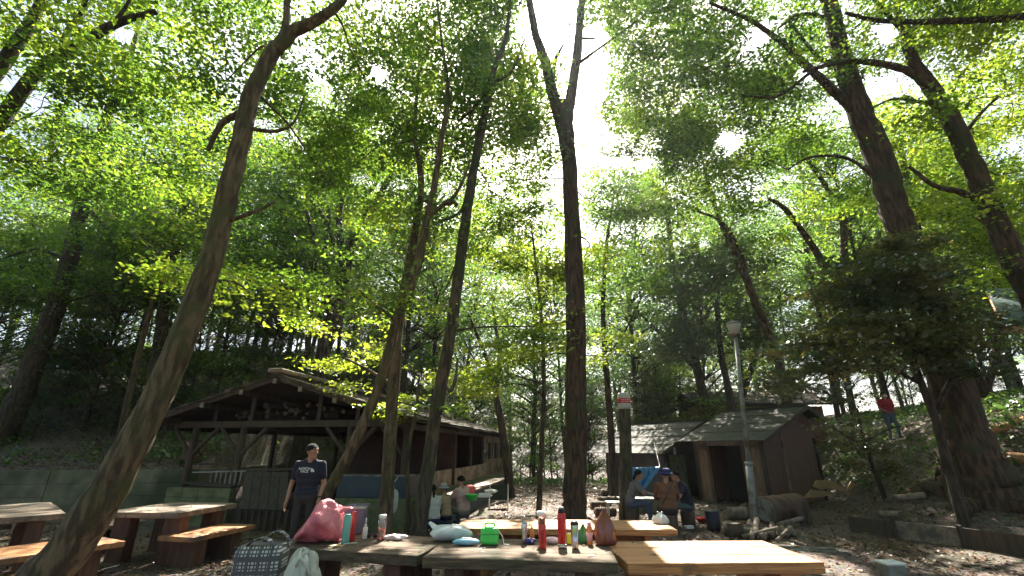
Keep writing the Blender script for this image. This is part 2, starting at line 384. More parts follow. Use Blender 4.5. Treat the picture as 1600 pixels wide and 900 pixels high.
tree('slim_tree', 'dark trunk on the left bank behind the camp tables, bending right', 15.5,
  [(10,668,44),(40,600,36),(68,530,33),(100,440,28),(122,350,25),(146,250,20),(172,170,17),(196,110,12),(215,50,8)],
  [[(165,190,9),(200,130,7),(225,80,4)], [(130,320,9),(190,375,6),(230,370,5),(262,395,3)], [(110,410,8),(60,390,6),(0,405,4)], [(75,300,8),(85,200,10),(105,160,7),(125,120,5)], [(80,290,7),(110,240,6),(135,205,4)]],
  [(-60,60,330,380,13,20,50),(-60,330,260,470,13,19,34)], 'bark_dark', ls=.15, nl=210, tint=.5, cr=(1.0,1.7))
tree('slim_tree', 'near-black straight trunk just left of the thick leaning trunk', 16.5,
  [(232,640,24),(246,560,22),(256,480,20),(266,420,18),(280,370,14),(294,300,10),(310,210,6)], [[(260,470,7),(300,440,5),(330,420,4)]],
  [(180,240,400,460,15,21,36),(120,420,280,560,16,20,14)], 'bark_dark', ls=.15, nl=200, tint=.35, cr=(.9,1.5))
tree('slim_tree', 'thin reddish stem on the left bank above the concrete wall', 15.0,
  [(186,690,13),(208,590,11),(228,510,9),(255,420,7),(285,340,5)], (), [(170,300,330,420,14,17,10)], 'bark_red', ls=.14, nl=180, tint=.35)
tree('twin_tree', 'dark trunk rising behind the pavilion roof ridge with raised limbs', 20.0,
  [(484,640,30),(500,570,27),(522,500,25),(540,420,22),(552,370,18),(585,320,14),(612,270,10)],
  [[(538,430,16),(530,330,13),(545,270,11),(543,225,8),(550,190,6)], [(545,240,6),(575,190,5),(600,160,3)], [(480,560,12),(486,470,11),(492,390,10),(480,330,7)], [(500,580,12),(512,480,12),(508,400,10),(515,330,7)], [(540,420,9),(500,330,7),(460,290,5)]],
  [(400,170,660,420,18,26,70),(420,400,620,500,18,24,16)], 'bark_dark', ls=.17, nl=190, tint=.45, cr=(1.1,1.8))
tree('slanted_tree', 'slanting slim trunk that crosses in front of the pavilion corner and leans right', 8.6,
  [(492,812,25),(512,770,22),(534,730,21),(560,680,21),(586,620,20),(604,565,20),(622,495,20),(650,425,17),(664,355,15),(676,305,13),(690,215,11),(700,150,8),(690,60,5),(680,-20,4)],
  [[(618,500,8),(580,470,6),(550,452,5),(515,475,4)], [(668,340,9),(700,315,10),(715,320,7)], [(700,320,9),(720,290,6),(735,250,4)]],
  [(500,40,700,300,9,13,34),(440,420,620,510,8,10,9),(560,300,700,400,9,12,10)], 'bark_olive', ls=.115, nl=260, tint=.62)
tree('upright_tree', 'upright slim trunk standing left of its neighbour, in front of the pavilion', 9.3,
  [(600,832,30),(606,760,26),(610,680,24),(616,580,23),(622,510,21),(638,420,18),(652,340,15),(658,280,12),(648,200,8),(655,110,5)],
  [[(612,600,6),(570,575,5),(540,560,4)]],
  [(540,60,740,280,10,14,26),(500,520,600,560,9.4,10.4,0)], 'bark_olive', ls=.12, nl=250, tint=.55)
tree('upright_tree', 'straight grey-green trunk by the wash trough, slightly leaning right', 9.6,
  [(652,845,34),(658,800,30),(668,740,28),(680,650,26),(699,550,24),(714,450,22),(726,350,20),(740,265,18),(755,190,16),(768,120,12),(790,60,9),(800,-20,6)],
  [[(692,600,6),(704,610,9),(712,590,6),(715,560,4)], [(700,520,5),(740,512,4),(790,510,3),(840,510,2)], [(735,290,7),(720,330,7),(690,345,6),(680,350,5)], [(765,140,8),(740,170,6),(715,190,4)], [(770,130,7),(800,110,5),(820,60,4)], [(718,400,5),(690,460,3),(670,430,2)]],
  [(640,-60,860,240,9,14,62),(780,210,870,330,11,15,8),(700,240,860,420,11,15,12),(800,470,870,540,10,12,4)], 'bark_grey', ls=.12, nl=270, tint=.5)
tree('forked_tree', 'tallest straight trunk in the middle of the picture, forked under the sun', 11.6,
  [(897,835,62),(898,800,50),(899,740,45),(900,600,41),(899,450,37),(893,330,31),(889,250,28),(882,190,36),(878,165,40)],
  [[(874,185,24),(860,130,22),(850,90,20),(836,50,16),(826,-10,13)], [(886,185,22),(895,130,19),(902,80,18),(906,30,15),(914,-40,12)], [(903,100,7),(930,80,5),(965,55,4),(1000,30,3)], [(905,60,6),(930,60,4)], [(865,150,9),(866,100,8),(880,70,5)]],
  [(720,-80,835,160,11,15,26),(770,130,880,330,12,17,22),(950,150,1060,300,15,20,20),(940,-80,1080,200,11,15,60),(940,180,1100,330,12,16,36),(1040,60,1240,300,12,17,34),(900,260,1040,420,14,18,12),(905,-60,960,40,11,14,4)], 'bark_red', ls=.12, nl=260, roots=5, tint=.5)
tree('forked_tree', 'slender dark trunk forking into a V beyond the end of the pavilion', 17.5,
  [(800,795,20),(794,740,18),(785,670,15),(776,625,13),(774,605,13)], [[(774,610,10),(760,560,8),(742,515,6),(732,490,4)], [(776,608,9),(780,560,7),(776,520,6),(770,480,4)], [(770,600,5),(740,560,3),(725,530,2)]],
  [(700,380,860,500,16,21,20),(720,280,880,400,16,22,20)], 'bark_dark', ls=.15, nl=190, tint=.85, cr=(.9,1.4))
tree('slim_tree', 'thin dark trunk just right of the forked central trunk', 16.5,
  [(960,790,16),(957,720,14),(952,640,13),(946,560,11),(942,480,9),(948,380,7),(960,300,4)], [[(946,560,5),(975,520,4),(1000,470,3)]],
  [(910,300,1040,480,15,20,26)], 'bark_dark', ls=.15, nl=190, tint=.4)
tree('slim_tree', 'dark curving trunk behind the nearer shed, branching to the left', 24.0,
  [(1118,700,20),(1095,600,17),(1080,540,15),(1065,480,13),(1050,400,10),(1040,300,7)], [[(1090,580,8),(1040,530,6),(990,480,5)], [(1160,620,12),(1185,520,11),(1160,420,8),(1120,340,6)]],
  [(960,240,1180,440,22,28,54),(1010,420,1200,560,23,27,20)], 'bark_dark', leaf='leaf_far', ls=.19, nl=180, tint=.3, cr=(1.2,1.9))
tree('slim_tree', 'leaning trunk behind the lamp post with a long bare bough reaching left', 17.0,
  [(1232,640,18),(1215,560,17),(1180,470,15),(1150,400,13),(1120,330,9),(1100,260,6)],
  [[(1185,480,8),(1140,360,6),(1090,330,5),(1060,320,3)], [(1290,420,14),(1260,370,12),(1225,325,10),(1200,310,6)], [(1320,420,14),(1315,340,12),(1290,290,9),(1235,210,6)]],
  [(1060,200,1300,380,14,20,50),(1180,120,1290,220,13,17,14)], 'bark_red', ls=.15, nl=200, tint=.5, cr=(.9,1.6))
tree('giant_tree', 'massive dark trunk with a flared base on the right bank, crossing the whole height', 9.6,
  [(1556,830,150),(1541,775,124),(1517,715,94),(1496,640,74),(1478,570,68),(1456,490,62),(1430,410,54),(1402,340,48),(1382,270,46),(1350,190,43),(1328,130,38),(1308,60,31),(1290,-30,27)],
  [[(1330,170,18),(1285,125,16),(1262,105,15),(1232,75,13),(1200,50,10),(1165,28,8),(1110,5,6)], [(1320,100,9),(1280,90,7),(1230,30,5)], [(1300,30,9),(1250,22,7),(1215,45,4)], [(1345,185,9),(1300,100,0.1),(1340,180,8)], [(1268,112,7),(1215,150,5),(1165,150,3)],
   [(1388,300,8),(1330,250,6),(1270,245,5),(1230,265,3)], [(1480,640,34),(1462,590,26),(1452,560,20)]],
  [(1040,-80,1340,140,9,14,60),(1060,120,1260,230,10,14,16),(1330,-60,1500,90,9,13,10),(1300,180,1440,330,11,15,8)], 'bark_red', ls=.12, nl=270, roots=6, tint=.45)
tree('curved_tree', 'red-brown trunk at the right edge sweeping up to the left behind the giant one', 8.8,
  [(1850,760,70),(1740,620,56),(1650,510,46),(1600,440,40),(1560,355,36),(1522,262,33),(1482,180,30),(1448,128,26),(1422,85,18),(1412,50,14),(1400,10,10)],
  [[(1452,138,16),(1420,112,14),(1380,100,13),(1340,96,11),(1300,100,9),(1255,112,6)], [(1412,50,10),(1380,15,8),(1350,-20,6)], [(1470,165,9),(1430,158,7),(1395,155,5),(1360,170,3)], [(1545,320,16),(1500,300,12),(1460,290,9),(1420,260,6)], [(1500,220,8),(1530,180,6),(1560,150,4)]],
  [(1420,-80,1700,140,7.5,12,44),(1440,140,1700,330,8,13,34),(1560,330,1720,460,9,12,8)], 'bark_red', ls=.115, nl=270, tint=.85)
tree('reaching_tree', 'tree outside the right edge with one long level bough across the top right corner', 7.5,
  [(2050,900,70),(1980,600,56),(1900,300,44),(1840,100,34),(1800,-20,24)], [[(1880,120,18),(1760,50,16),(1650,22,15),(1560,30,13),(1480,33,12),(1430,34,10),(1370,32,9),(1320,20,6)], [(1660,25,8),(1600,-5,6),(1575,-30,4)]],
  [(1380,-60,1640,60,7,9,16)], 'bark_dark', ls=.11, nl=250, tint=.8)
tree('slim_tree', 'twin slim stems rising between the giant trunk and the right edge', 15.0,
  [(1548,640,26),(1530,600,22),(1505,560,18),(1470,480,15),(1445,400,13),(1425,320,12),(1410,250,10),(1396,180,6)], [[(1540,620,14),(1560,520,12),(1550,400,10),(1530,320,8)], [(1440,390,6),(1400,350,5)]],
  [(1380,160,1560,340,13,18,34),(1440,320,1640,480,13,18,30)], 'bark_red', ls=.14, nl=200, tint=.85, cr=(.9,1.4))
tree('evergreen_tree', 'bushy dark glossy evergreen in front of the giant trunk on the right', 9.1,
  [(1488,752,18),(1474,700,16),(1460,650,14),(1440,600,12),(1415,530,11),(1395,460,8),(1390,400,5)], [[(1462,640,10),(1500,560,8),(1530,500,5)], [(1440,600,8),(1360,560,6),(1290,540,4)], [(1410,530,7),(1340,470,5),(1290,440,3)]],
  [(1290,400,1500,480,7.8,9.4,26),(1250,450,1530,545,7.8,9.4,34),(1200,530,1340,625,8.0,9.6,16),(1350,520,1500,565,8,9.4,8),(1350,370,1460,410,8.4,9.2,8),(1470,500,1590,590,8,9.4,9)], 'bark_dark', leaf='leaf_dark', ls=.12, nl=110, tint=.7, cr=(.35,.65), cat='tree')
tree('evergreen_tree', 'round dark evergreen crown behind the lamp head', 19.0,
  [(1150,690,16),(1140,620,14),(1125,540,11),(1120,470,8)], (), [(1040,400,1200,560,17,20,40),(1080,380,1190,440,17,20,10)], 'bark_dark', leaf='leaf_dark', ls=.17, nl=190, tint=.3, cr=(.9,1.4))
tree('sapling', 'small leafy shrub with one thin stem beside the shed wall', 11.5,
  [(1372,750,8),(1358,710,7),(1345,670,5),(1340,640,3)], [[(1355,700,4),(1320,680,3),(1300,665,2)], [(1350,690,4),(1390,670,3),(1410,665,2)]],
  [(1285,640,1365,700,11,12.3,16),(1300,690,1410,735,11,12.2,14)], 'bark_dark', leaf='leaf_dark', ls=.10, nl=60, tint=.85, cr=(.3,.5), group='shrubs of the right bank', cat='shrub')
# low leafy boughs that catch the sun
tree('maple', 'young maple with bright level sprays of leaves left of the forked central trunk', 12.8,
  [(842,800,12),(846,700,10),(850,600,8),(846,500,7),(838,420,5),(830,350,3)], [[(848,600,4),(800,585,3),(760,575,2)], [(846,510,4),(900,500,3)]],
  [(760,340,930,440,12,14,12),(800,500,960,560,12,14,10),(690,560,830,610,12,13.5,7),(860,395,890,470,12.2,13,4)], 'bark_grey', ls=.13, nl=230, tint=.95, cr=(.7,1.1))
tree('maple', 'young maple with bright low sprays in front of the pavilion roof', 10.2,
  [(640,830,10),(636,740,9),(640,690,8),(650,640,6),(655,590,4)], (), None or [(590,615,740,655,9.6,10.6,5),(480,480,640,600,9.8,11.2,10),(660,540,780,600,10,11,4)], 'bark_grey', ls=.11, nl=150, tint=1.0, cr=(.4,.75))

# ---- background trees: seven kinds, copied
def proto(kind, h, n, crad, z0, size, nl, leaf, mat):
    sd = rng.normal(size=2)*.5
    P = np.array([(0,0,-.6),(0,0,0),(sd[0]*.3,sd[1]*.3,h*.3),(sd[0]*.2,sd[1]*.9,h*.55),(sd[0]*1.3,sd[1]*1.2,h*.8),(sd[0]*1.6,sd[1]*1.0,h)])
    Q = catmull(P, 4); r = np.interp(np.linspace(0,1,len(Q)), [0,.1,1], [.20,.15,.025])*h/15
    m = MB(); m.tube(Q, r, 9, jit=.1)
    C = []
    for i in range(n):
        t = rng.random(); z = z0+(h-z0)*t+.5; a = rng.random()*6.28; q = crad*(1-.55*abs(t-.35))*math.sqrt(rng.random())
        C.append((math.cos(a)*q+sd[0]*z/h, math.sin(a)*q+sd[1]*z/h, z))
    C = np.array(C)
    for c in C:
        j = int(np.abs(Q[:,2]-(c[2]-.35*np.linalg.norm(c[:2])-.3)).argmin()); a = Q[j]; v = c-a
        m.tube(catmull(np.array([a, a+v*.5+np.array([0,0,.1])*np.linalg.norm(v)+rng.normal(size=3)*.12, c]), 3), np.linspace(.05, .012, 7), 4, caps=False)
    ORG['_'] = np.zeros(3)
    V = np.vstack(m.v); me = bpy.data.meshes.new('trunk'); me.from_pydata(V.tolist(), [], m.f); me.materials.append(M[mat]); me.shade_smooth()
    s = rng.uniform(.9, 1.7, len(C)); cm = leaf_mesh('crown', C, np.stack([s,s,s*.4],1), nl, size, .5, .22, M[leaf], cut=False)
    return me, cm
PROT = [proto(0, 14, 72, 3.2, 3.0, .15, 150, 'leaf_far', 'bark_dark'), proto(1, 17, 76, 3.4, 5.0, .16, 150, 'leaf_far', 'bark_dark'), proto(2, 12, 64, 3.0, 2.0, .14, 150, 'leaf', 'bark_grey'),
        proto(3, 15, 60, 2.8, 6.0, .14, 150, 'leaf', 'bark_dark'), proto(4, 9, 60, 2.5, .8, .13, 160, 'leaf', 'bark_grey'), proto(5, 10, 60, 2.8, .7, .15, 150, 'leaf_dark', 'bark_dark')]
BG = []
def bgtree(x, y, k, s, rz): BG.append((x, y, k, s, rz))
random.seed(21)
ORD = ['first','second','third','fourth','fifth','sixth','seventh','eighth','ninth','tenth','eleventh','twelfth','thirteenth','fourteenth','fifteenth','sixteenth','seventeenth','eighteenth','nineteenth','twentieth']
ORD += ['twenty-'+o for o in ORD[:9]]+['thirtieth']+['thirty-'+o for o in ORD[:9]]
def far_row(Y, pxs, jitter, kinds, smin, smax):
    for px in pxs:
        y = Y+random.uniform(-jitter, jitter); x = (px+random.uniform(-25, 25)-800)/F*y*cp
        if -9.6 < x < .6 and y < 23.5: y = 24.5+random.random()
        if 5.5 < x < 12.5 and 13.5 < y < 21: y = 22+random.random()*2
        if abs(x-(.17*y)) < .8 and y < 24: continue
        bgtree(x, y, random.choice(kinds), random.uniform(smin, smax), random.random()*6.28)
far_row(20, [-120,20,110,300,380], 1.5, [3,2,4], .8, 1.05)
far_row(25, [-60,60,170,260,350,440,520,600,680,1010,1090,1180,1300,1400,1500,1600,1700], 2, [0,1,2,3], .95, 1.15)
far_row(33, range(-60, 1720, 88), 2.5, [0,1,2,3], 1.0, 1.3)
far_row(43, range(-20, 1720, 76), 3, [0,1,3], 1.1, 1.5)
far_row(56, range(0, 1700, 88), 4, [0,1], 1.3, 1.7)
far_row(29, [560,640,730,840,880,1010,1060], 1, [4], .55, .8)
far_row(22, [60], 1, [4], .6, .8)
far_row(27, [300,520,590,1000,1060,1130,1240,1330,1450,1560], 1.5, [4,5,5], .5, .8)
far_row(36, range(350, 1500, 70), 2, [4,5], .7, 1.1)
far_row(34, range(500, 1010, 55), 1.5, [4,4,5], .45, .75)
far_row(41, range(480, 1100, 48), 1.5, [4,2], .6, 1.0)
far_row(48, range(100, 1600, 90), 2, [4,5,2], 1.0, 1.5)
for k in range(34):
    x = random.uniform(-24, -9.8); y = random.uniform(15.2, 24); BG.append((x, y, random.choice([4,5,5]), random.uniform(.16,.34), k))
for k in range(16):
    x = random.uniform(11.5, 22); y = random.uniform(10.5, 22); BG.append((x, y, random.choice([4,5]), random.uniform(.10,.26), k)) if not (11.5 < x < 16 and y < 18) else None
for x, y in [(-6,-2.2),(5.5,-2.8),(-.5,-4.0),(-12,.3),(12,-.5),(-8,-5),(8,-5.5),(3,-7),(-4,-8),(-14,4.5),(14.5,3.5),(13,-4),(-13,-3),(0,-12),(8,-11),(-8,-12),(17,-1),(-18,1),(18.5,6.5),(-20,8),(14,-10),(-14,-10)]:
    BG.append((x, y, 0 if (x*3+y) % 2 > 1 else 3, 1.15, x))  # unseen rest of the wood, added to hold back sky light around the camera
BG += [(16.5,13.5,4,.8,1),(19,17,2,.9,2),(15.5,19,3,.9,4),(20,22,2,1,5),(-15.5,17,5,.75,1),(-18,15.5,4,.8,2),(-12.5,18,4,.7,3),(-11,21,5,.6,5)]
zones = [(-1e9, 250, 'on the left hillside'), (250, 480, 'over the left pavilion roof'), (480, 790, 'over the right pavilion roof'), (790, 960, 'beyond the clearing'), (960, 1180, 'behind the farther shed'), (1180, 1420, 'behind the brown hut'), (1420, 1e9, 'on the right hillside')]
rows = {}
for b in BG:
    px = 800+F*b[0]/(max(b[1], .5)*cp); z = next(zn for a, c, zn in zones if a <= px < c)
    if b[1] < 9: z = 'behind the camera to the '+('left' if b[0] < 0 else 'right')
    d = 'near' if b[1] < 29 else 'middle' if b[1] < 38 else 'far' if b[1] < 50 else 'farthest'
    rows.setdefault((d, z, b[3] < .36), []).append((px, b))
for (d, z, _s), lst in rows.items():
    lst.sort(key=lambda q: q[0])
    for i, (px, (x, y, k, s, rz)) in enumerate(lst):
        g = gz(x, y); sh = s < .36; word = ['slender','tall','bushy','high-crowned','small','dark low-branched'][k]
        lab = '%s %s, %s from left in %s row %s' % (word, 'shrub' if sh else 'tree', ORD[i], d, z)
        t = thing('woodland_shrub' if sh else 'woodland_tree', (x, y, g), lab, 'shrub' if sh else 'tree', 'shrubs on the banks' if sh else 'trees of the surrounding wood')
        t.rotation_euler = (random.uniform(-.05,.05), random.uniform(-.06,.06), rz); t.scale = (s, s, s*random.uniform(.92,1.1))
        a = bpy.data.objects.new('trunk', PROT[k][0]); COL.objects.link(a); a.parent = t
        c = bpy.data.objects.new('crown', PROT[k][1]); COL.objects.link(c); c.parent = t
# ================================================================ materials for things
M['concrete'] = pmat('concrete', (.115,.11,.07), .9, (.21,.195,.135), 3, col3=(.06,.075,.04), s3=.9, t3=(.42,.65), bump=.3)
M['mossy'] = pmat('mossy', (.09,.11,.055), .95, (.17,.18,.10), 5, bump=.4)
M['wood_old'] = pmat('wood_old', (.075,.052,.036), .85, (.17,.115,.075), 9, (.25,3,3), bump=.7, bscale=20, col3=(.06,.062,.035), s3=2.5, t3=(.5,.7))
M['wood_new'] = pmat('wood_new', (.22,.09,.035), .5, (.56,.27,.10), 7, (.2,6,6), bump=.8, bscale=14, col3=(.13,.07,.04), s3=4, t3=(.56,.70), lo=.3, hi=.6, detail=8)
M['wood_mid'] = pmat('wood_mid', (.26,.115,.05), .5, (.42,.20,.085), 6, (.3,4,4), bump=.4, bscale=14, col3=(.12,.07,.04), s3=2.2)
M['wood_grey'] = pmat('wood_grey', (.16,.12,.09), .75, (.28,.215,.17), 7, (.4,3,3), bump=.5, bscale=18, col3=(.10,.085,.07), s3=3)
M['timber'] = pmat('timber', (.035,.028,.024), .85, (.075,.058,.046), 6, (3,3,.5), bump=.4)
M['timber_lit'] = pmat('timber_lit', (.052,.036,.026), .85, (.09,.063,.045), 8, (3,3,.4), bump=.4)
M['leg_wood'] = pmat('leg_wood', (.07,.035,.022), .75, (.13,.065,.04), 6, (3,3,.4), bump=.4)
M['shingle'] = pmat('shingle', (.065,.05,.04), .8, (.19,.16,.13), 5, (1,1,1), bump=.4, col3=(.06,.065,.04), s3=3)
M['slate'] = pmat('slate', (.08,.075,.072), .9, (.12,.113,.108), 6, bump=.2, col3=(.10,.10,.10), s3=2)
M['wall_brown'] = pmat('wall_brown', (.15,.075,.05), .85, (.21,.115,.075), 5, (3,3,.35), bump=.35)
M['wall_tan'] = pmat('wall_tan', (.18,.11,.07), .85, (.26,.165,.11), 6, (3,3,.35), bump=.35, col3=(.07,.06,.035), s3=2)
M['ply_red'] = pmat('ply_red', (.045,.024,.018), .8, (.07,.036,.026), 4)
M['void'] = pmat('dark_interior', (.012,.011,.012), .95)  # near-black colour standing in for the shade inside openings
M['panel_blue'] = pmat('panel_blue', (.03,.05,.075), .7, (.05,.07,.095), 3)
M['panel_grey'] = pmat('panel_grey', (.10,.085,.085), .8, (.15,.13,.125), 4, (3,3,.5))
M['tarp'] = pmat('tarp', (.035,.17,.42), .35, (.07,.26,.55), 5)
M['metal_grey'] = pmat('metal_grey', (.28,.29,.28), .5, (.20,.21,.19), 6, metal=.3, col3=(.12,.10,.07), s3=5)
M['steel'] = pmat('steel', (.55,.53,.52), .25, metal=1)
M['lampglass'] = pmat('lampglass', (.62,.60,.56), .35, trans=.25)
M['white'] = pmat('white', (.75,.75,.72), .45)
M['offwhite'] = pmat('offwhite', (.5,.48,.42), .6)
M['red'] = pmat('red', (.55,.02,.02), .35, coat=.4)
M['redcloth'] = pmat('redcloth', (.40,.02,.05), .8, (.30,.015,.04), 20)
M['pinkbag'] = pmat('pinkbag', (.80,.24,.27), .28, (.64,.13,.17), 7, bump=.9, bscale=9, coat=.3, bd=.05, lo=.4, hi=.6)
M['whitebag'] = pmat('whitebag', (.62,.66,.65), .35, (.50,.55,.55), 5, bump=.25, bscale=14)
M['greybag'] = pmat('greybag', (.55,.56,.50), .4, (.42,.43,.38), 6, bump=.3, bscale=14)
M['brownbag'] = pmat('brownbag', (.20,.06,.035), .25, (.13,.035,.025), 6, bump=.3, bscale=14, coat=.4)
M['black'] = pmat('black', (.015,.015,.018), .4)
M['slateblue'] = pmat('slateblue', (.10,.11,.18), .5, (.13,.13,.20), 4)
M['turq'] = pmat('turq', (.16,.42,.38), .35, coat=.3)
M['green'] = pmat('green', (.06,.62,.10), .4, (.09,.70,.14), 8)
M['greendark'] = pmat('greendark', (.03,.18,.06), .5)
M['bluewipe'] = pmat('bluewipe', (.18,.45,.62), .3, (.3,.55,.7), 14)
M['orange'] = pmat('orange', (.65,.20,.05), .35)
M['tea'] = pmat('tea', (.62,.14,.02), .15, trans=.5)
M['clear'] = pmat('clear', (.85,.85,.83), .08, trans=.85)
M['pink'] = pmat('pink', (.75,.35,.40), .5)
M['yellow'] = pmat('yellow', (.55,.60,.05), .4)
M['navyitem'] = pmat('navyitem', (.05,.04,.22), .4, (.5,.5,.6), 30, lo=.6, hi=.65)
M['paper'] = pmat('paper', (.55,.42,.20), .6, (.65,.55,.32), 12)
M['tissue'] = pmat('tissue', (.70,.52,.52), .7, (.78,.72,.72), 14)
M['yellowboard'] = pmat('yellowboard', (.42,.29,.12), .75, (.30,.19,.08), 3)
M['bin'] = pmat('bin', (.03,.035,.06), .5)
M['iron'] = pmat('iron', (.10,.06,.045), .6, (.22,.13,.09), 4, metal=.3, bump=.4)
M['logend'] = pmat('logend', (.22,.16,.11), .8, (.14,.10,.07), 20)
M['firewood'] = pmat('firewood', (.12,.09,.07), .85, (.28,.22,.17), 9, bump=.6)
M['stone'] = pmat('stone', (.18,.17,.14), .9, (.10,.11,.07), 6, bump=.6)

def noisy_log(m, a, b, r0, r1, seg=12, mi=0):
    a, b = np.array(a, float), np.array(b, float); t = np.linspace(0, 1, 7)[:, None]
    q = a*(1-t)+b*t; q[1:-1] += rng.normal(size=(5, 3))*r0*.05
    return m.tube(q, np.linspace(r0, r1, 7), seg, jit=.08, mi=mi)

# ================================================================ tables and benches
def rect(q, z):
    P = [PZ(x, y, z) for x, y in q]; O = sum(P)/4
    u = ((P[1]-P[0])+(P[2]-P[3]))/2; w = ((P[3]-P[0])+(P[2]-P[1]))/2
    Lu = np.linalg.norm(u); u = u/Lu; w2 = w-u*np.dot(w, u); return O, u, w2/np.linalg.norm(w2), Lu, np.linalg.norm(w2)
def table(name, label, cat, q, z, th, mat, lmat, planks=3, legs='block', group=None, inset=.28, dims=None, lw=.3):
    O, u, w, Lu, Lw = rect(q, z) if dims is None else dims
    up = np.array([0, 0, 1.]); t = thing(name, (O[0], O[1], gz(O[0], O[1])), label, cat, group)
    m = MB(); pw = Lw/planks
    for i in range(planks):
        c = O+w*(-Lw/2+pw*(i+.5)); e = random.uniform(-.008, .008); h = random.uniform(-.002, .002)
        a = c-u*(Lu/2+e)-up*(th/2-h); b2 = c+u*(Lu/2-e)-up*(th/2-h); m.bar(a, b2, pw-random.uniform(.007,.013), th)
    m.build('tabletop' if cat == 'table' else 'seat', mat, t, bevel=.007)
    if legs == 'block':
        for s in (-1, 1):
            for k in (-1, 1):
                c = O+u*s*(Lu/2-inset)+w*k*(Lw/2-lw*.62-.02)
                g = gz(c[0], c[1]); hgt = z-th-g+.04; m = MB()
                m.box((c[0], c[1], g-.04+hgt/2-.001), (lw*.62, lw, hgt), rz=math.atan2(u[1], u[0]), taper=.96); m.build('leg', lmat, t, bevel=.012)
    elif legs == 'bench':
        for s in (-1, 1):
            c = O+u*s*(Lu/2-inset); g = gz(c[0], c[1]); hgt = z-th-g+.04
            MB().box((c[0], c[1], g-.04+hgt/2-.001), (.22, Lw*.72, hgt), rz=math.atan2(u[1], u[0]), taper=.97).build('leg', lmat, t, bevel=.012)
    else:
        for s in (-1, 1):
            for k in (-1, 1):
                c = O+u*s*(Lu/2-inset)+w*k*(Lw/2-.12); g = gz(c[0], c[1])
                MB().bar((c[0], c[1], g-.03), (c[0], c[1], z-th-.001), .09, .09).build('leg', lmat, t)
            c = O+u*s*(Lu/2-inset); MB().bar(c-w*(Lw/2-.16)-up*(th+.05), c+w*(Lw/2-.16)-up*(th+.05), .07, .09).build('cross_rail', lmat, t)
            a = O+u*s*(Lu/2-inset-.06)-up*(z-.28); a[2] = gz(a[0], a[1])+.2; b2 = O+u*s*(Lu*.5-inset-.7)-up*(th+.03)
            MB().bar(a, b2, .05, .07).build('brace', lmat, t)
        c = O-up*(th+.10); MB().bar(c-u*(Lu/2-inset), c+u*(Lu/2-inset), .05, .08).build('stretcher', lmat, t)
    return t
TG = 'camp tables in a row in front'
table('camp_table', 'dark weathered plank table at the left end of the front row, carrying the pink bag', 'table', [(449,855),(681,871),(682,838.5),(468,829)], .72, .09, M['wood_old'], M['leg_wood'], group=TG)
table('camp_table', 'dark weathered plank table in the middle of the front row, holding the red bottles', 'table', [(683,871),(958,880),(957,845),(683,839.5)], .72, .09, M['wood_old'], M['leg_wood'], group=TG)
table('camp_table', 'sunlit pale wood table at the right end of the front row, empty', 'table', [(961,881),(1261,878),(1212,844.5),(957,845.5)], .72, .09, M['wood_new'], M['wood_mid'], group=TG)
table('camp_table', 'long low-looking varnished table standing behind the front row with diagonal braces', 'table', [(696,825),(1053,828),(1040,813),(740,811)], .72, .07, M['wood_new'], M['wood_mid'], legs='brace', inset=.35)
table('camp_table', 'grey-topped table at the left edge, cut by the frame', 'table', [(-190,826),(122,799),(62,786),(-160,797)], .72, .08, M['wood_grey'], M['leg_wood'], group='camp tables on the left')
table('camp_table', 'grey-topped table between the leaning trunk and the man', 'table', [(245,807),(352,789),(291,781.5),(192,795)], .72, .08, M['wood_grey'], M['leg_wood'], group='camp tables on the left')
BG_ = 'plank benches on the left'
table('bench', 'plank bench in front of the table beside the leaning trunk, its top sunlit', 'bench', [(288,842),(393,821),(361,815),(260,835)], .42, .07, M['wood_mid'], M['leg_wood'], 1, 'bench', BG_)
table('bench', 'long plank bench in the bottom left corner with green leaves on it', 'bench', [(-90,889),(182,846),(160,836),(-90,866)], .42, .07, M['wood_mid'], M['leg_wood'], 1, 'bench', BG_)
table('bench', 'short plank bench seen behind the leaning trunk between two tables', 'bench', [(118,829),(212,815),(193,808),(108,819)], .42, .07, M['wood_grey'], M['leg_wood'], 1, 'bench', BG_)
table('bench', 'bench behind the leftmost table, only its end showing', 'bench', [(-150,835),(23,819),(8,812),(-140,823)], .42, .07, M['wood_grey'], M['leg_wood'], 1, 'bench', BG_)
FB = np.array([-2.2, 3.72, .42])
table('bench', 'front bench below the frame carrying the checked bag', 'bench', None, .42, .07, M['wood_mid'], M['leg_wood'], 2, 'bench', dims=(FB, np.array([1.,0,0]), np.array([0,1.,0]), 1.9, .42))

# ================================================================ concrete wall, boards, drain
wl = [(-17.5,13.25),(-13,13.7),(-9.6,14.3),(-9.2,20.5),(-6.5,23.2)]
t = thing('retaining_wall', (-12,13.9,0), 'low green-stained concrete retaining wall running behind the left tables', 'wall')
for i in range(len(wl)-1):
    a, b2 = np.array([*wl[i], 0.]), np.array([*wl[i+1], 0.]); n = max(1, int(np.linalg.norm(b2-a)/1.9))
    for k in range(n):
        p, q = a+(b2-a)*k/n, a+(b2-a)*(k+1)/n; d = (q-p)/np.linalg.norm(q-p)
        for z0, z1 in ((-.2,.36),(.365,.70),(.705,1.05)):
            h = (z0+z1)/2; MB().bar(p+d*.006+[0,0,h], q-d*.006+[0,0,h], .16+.01*((z1<.4)+(z1>1)), z1-z0).build('wall_panel', M['concrete'], t, bevel=.006)
t = thing('board_edging', (7.8,9.0,0), 'board edging holding back the earth below the giant trunk', 'edging')
bp_ = [(7.0,10.4),(7.45,9.75),(8.0,8.95),(8.6,7.6),(9.2,5.0)]
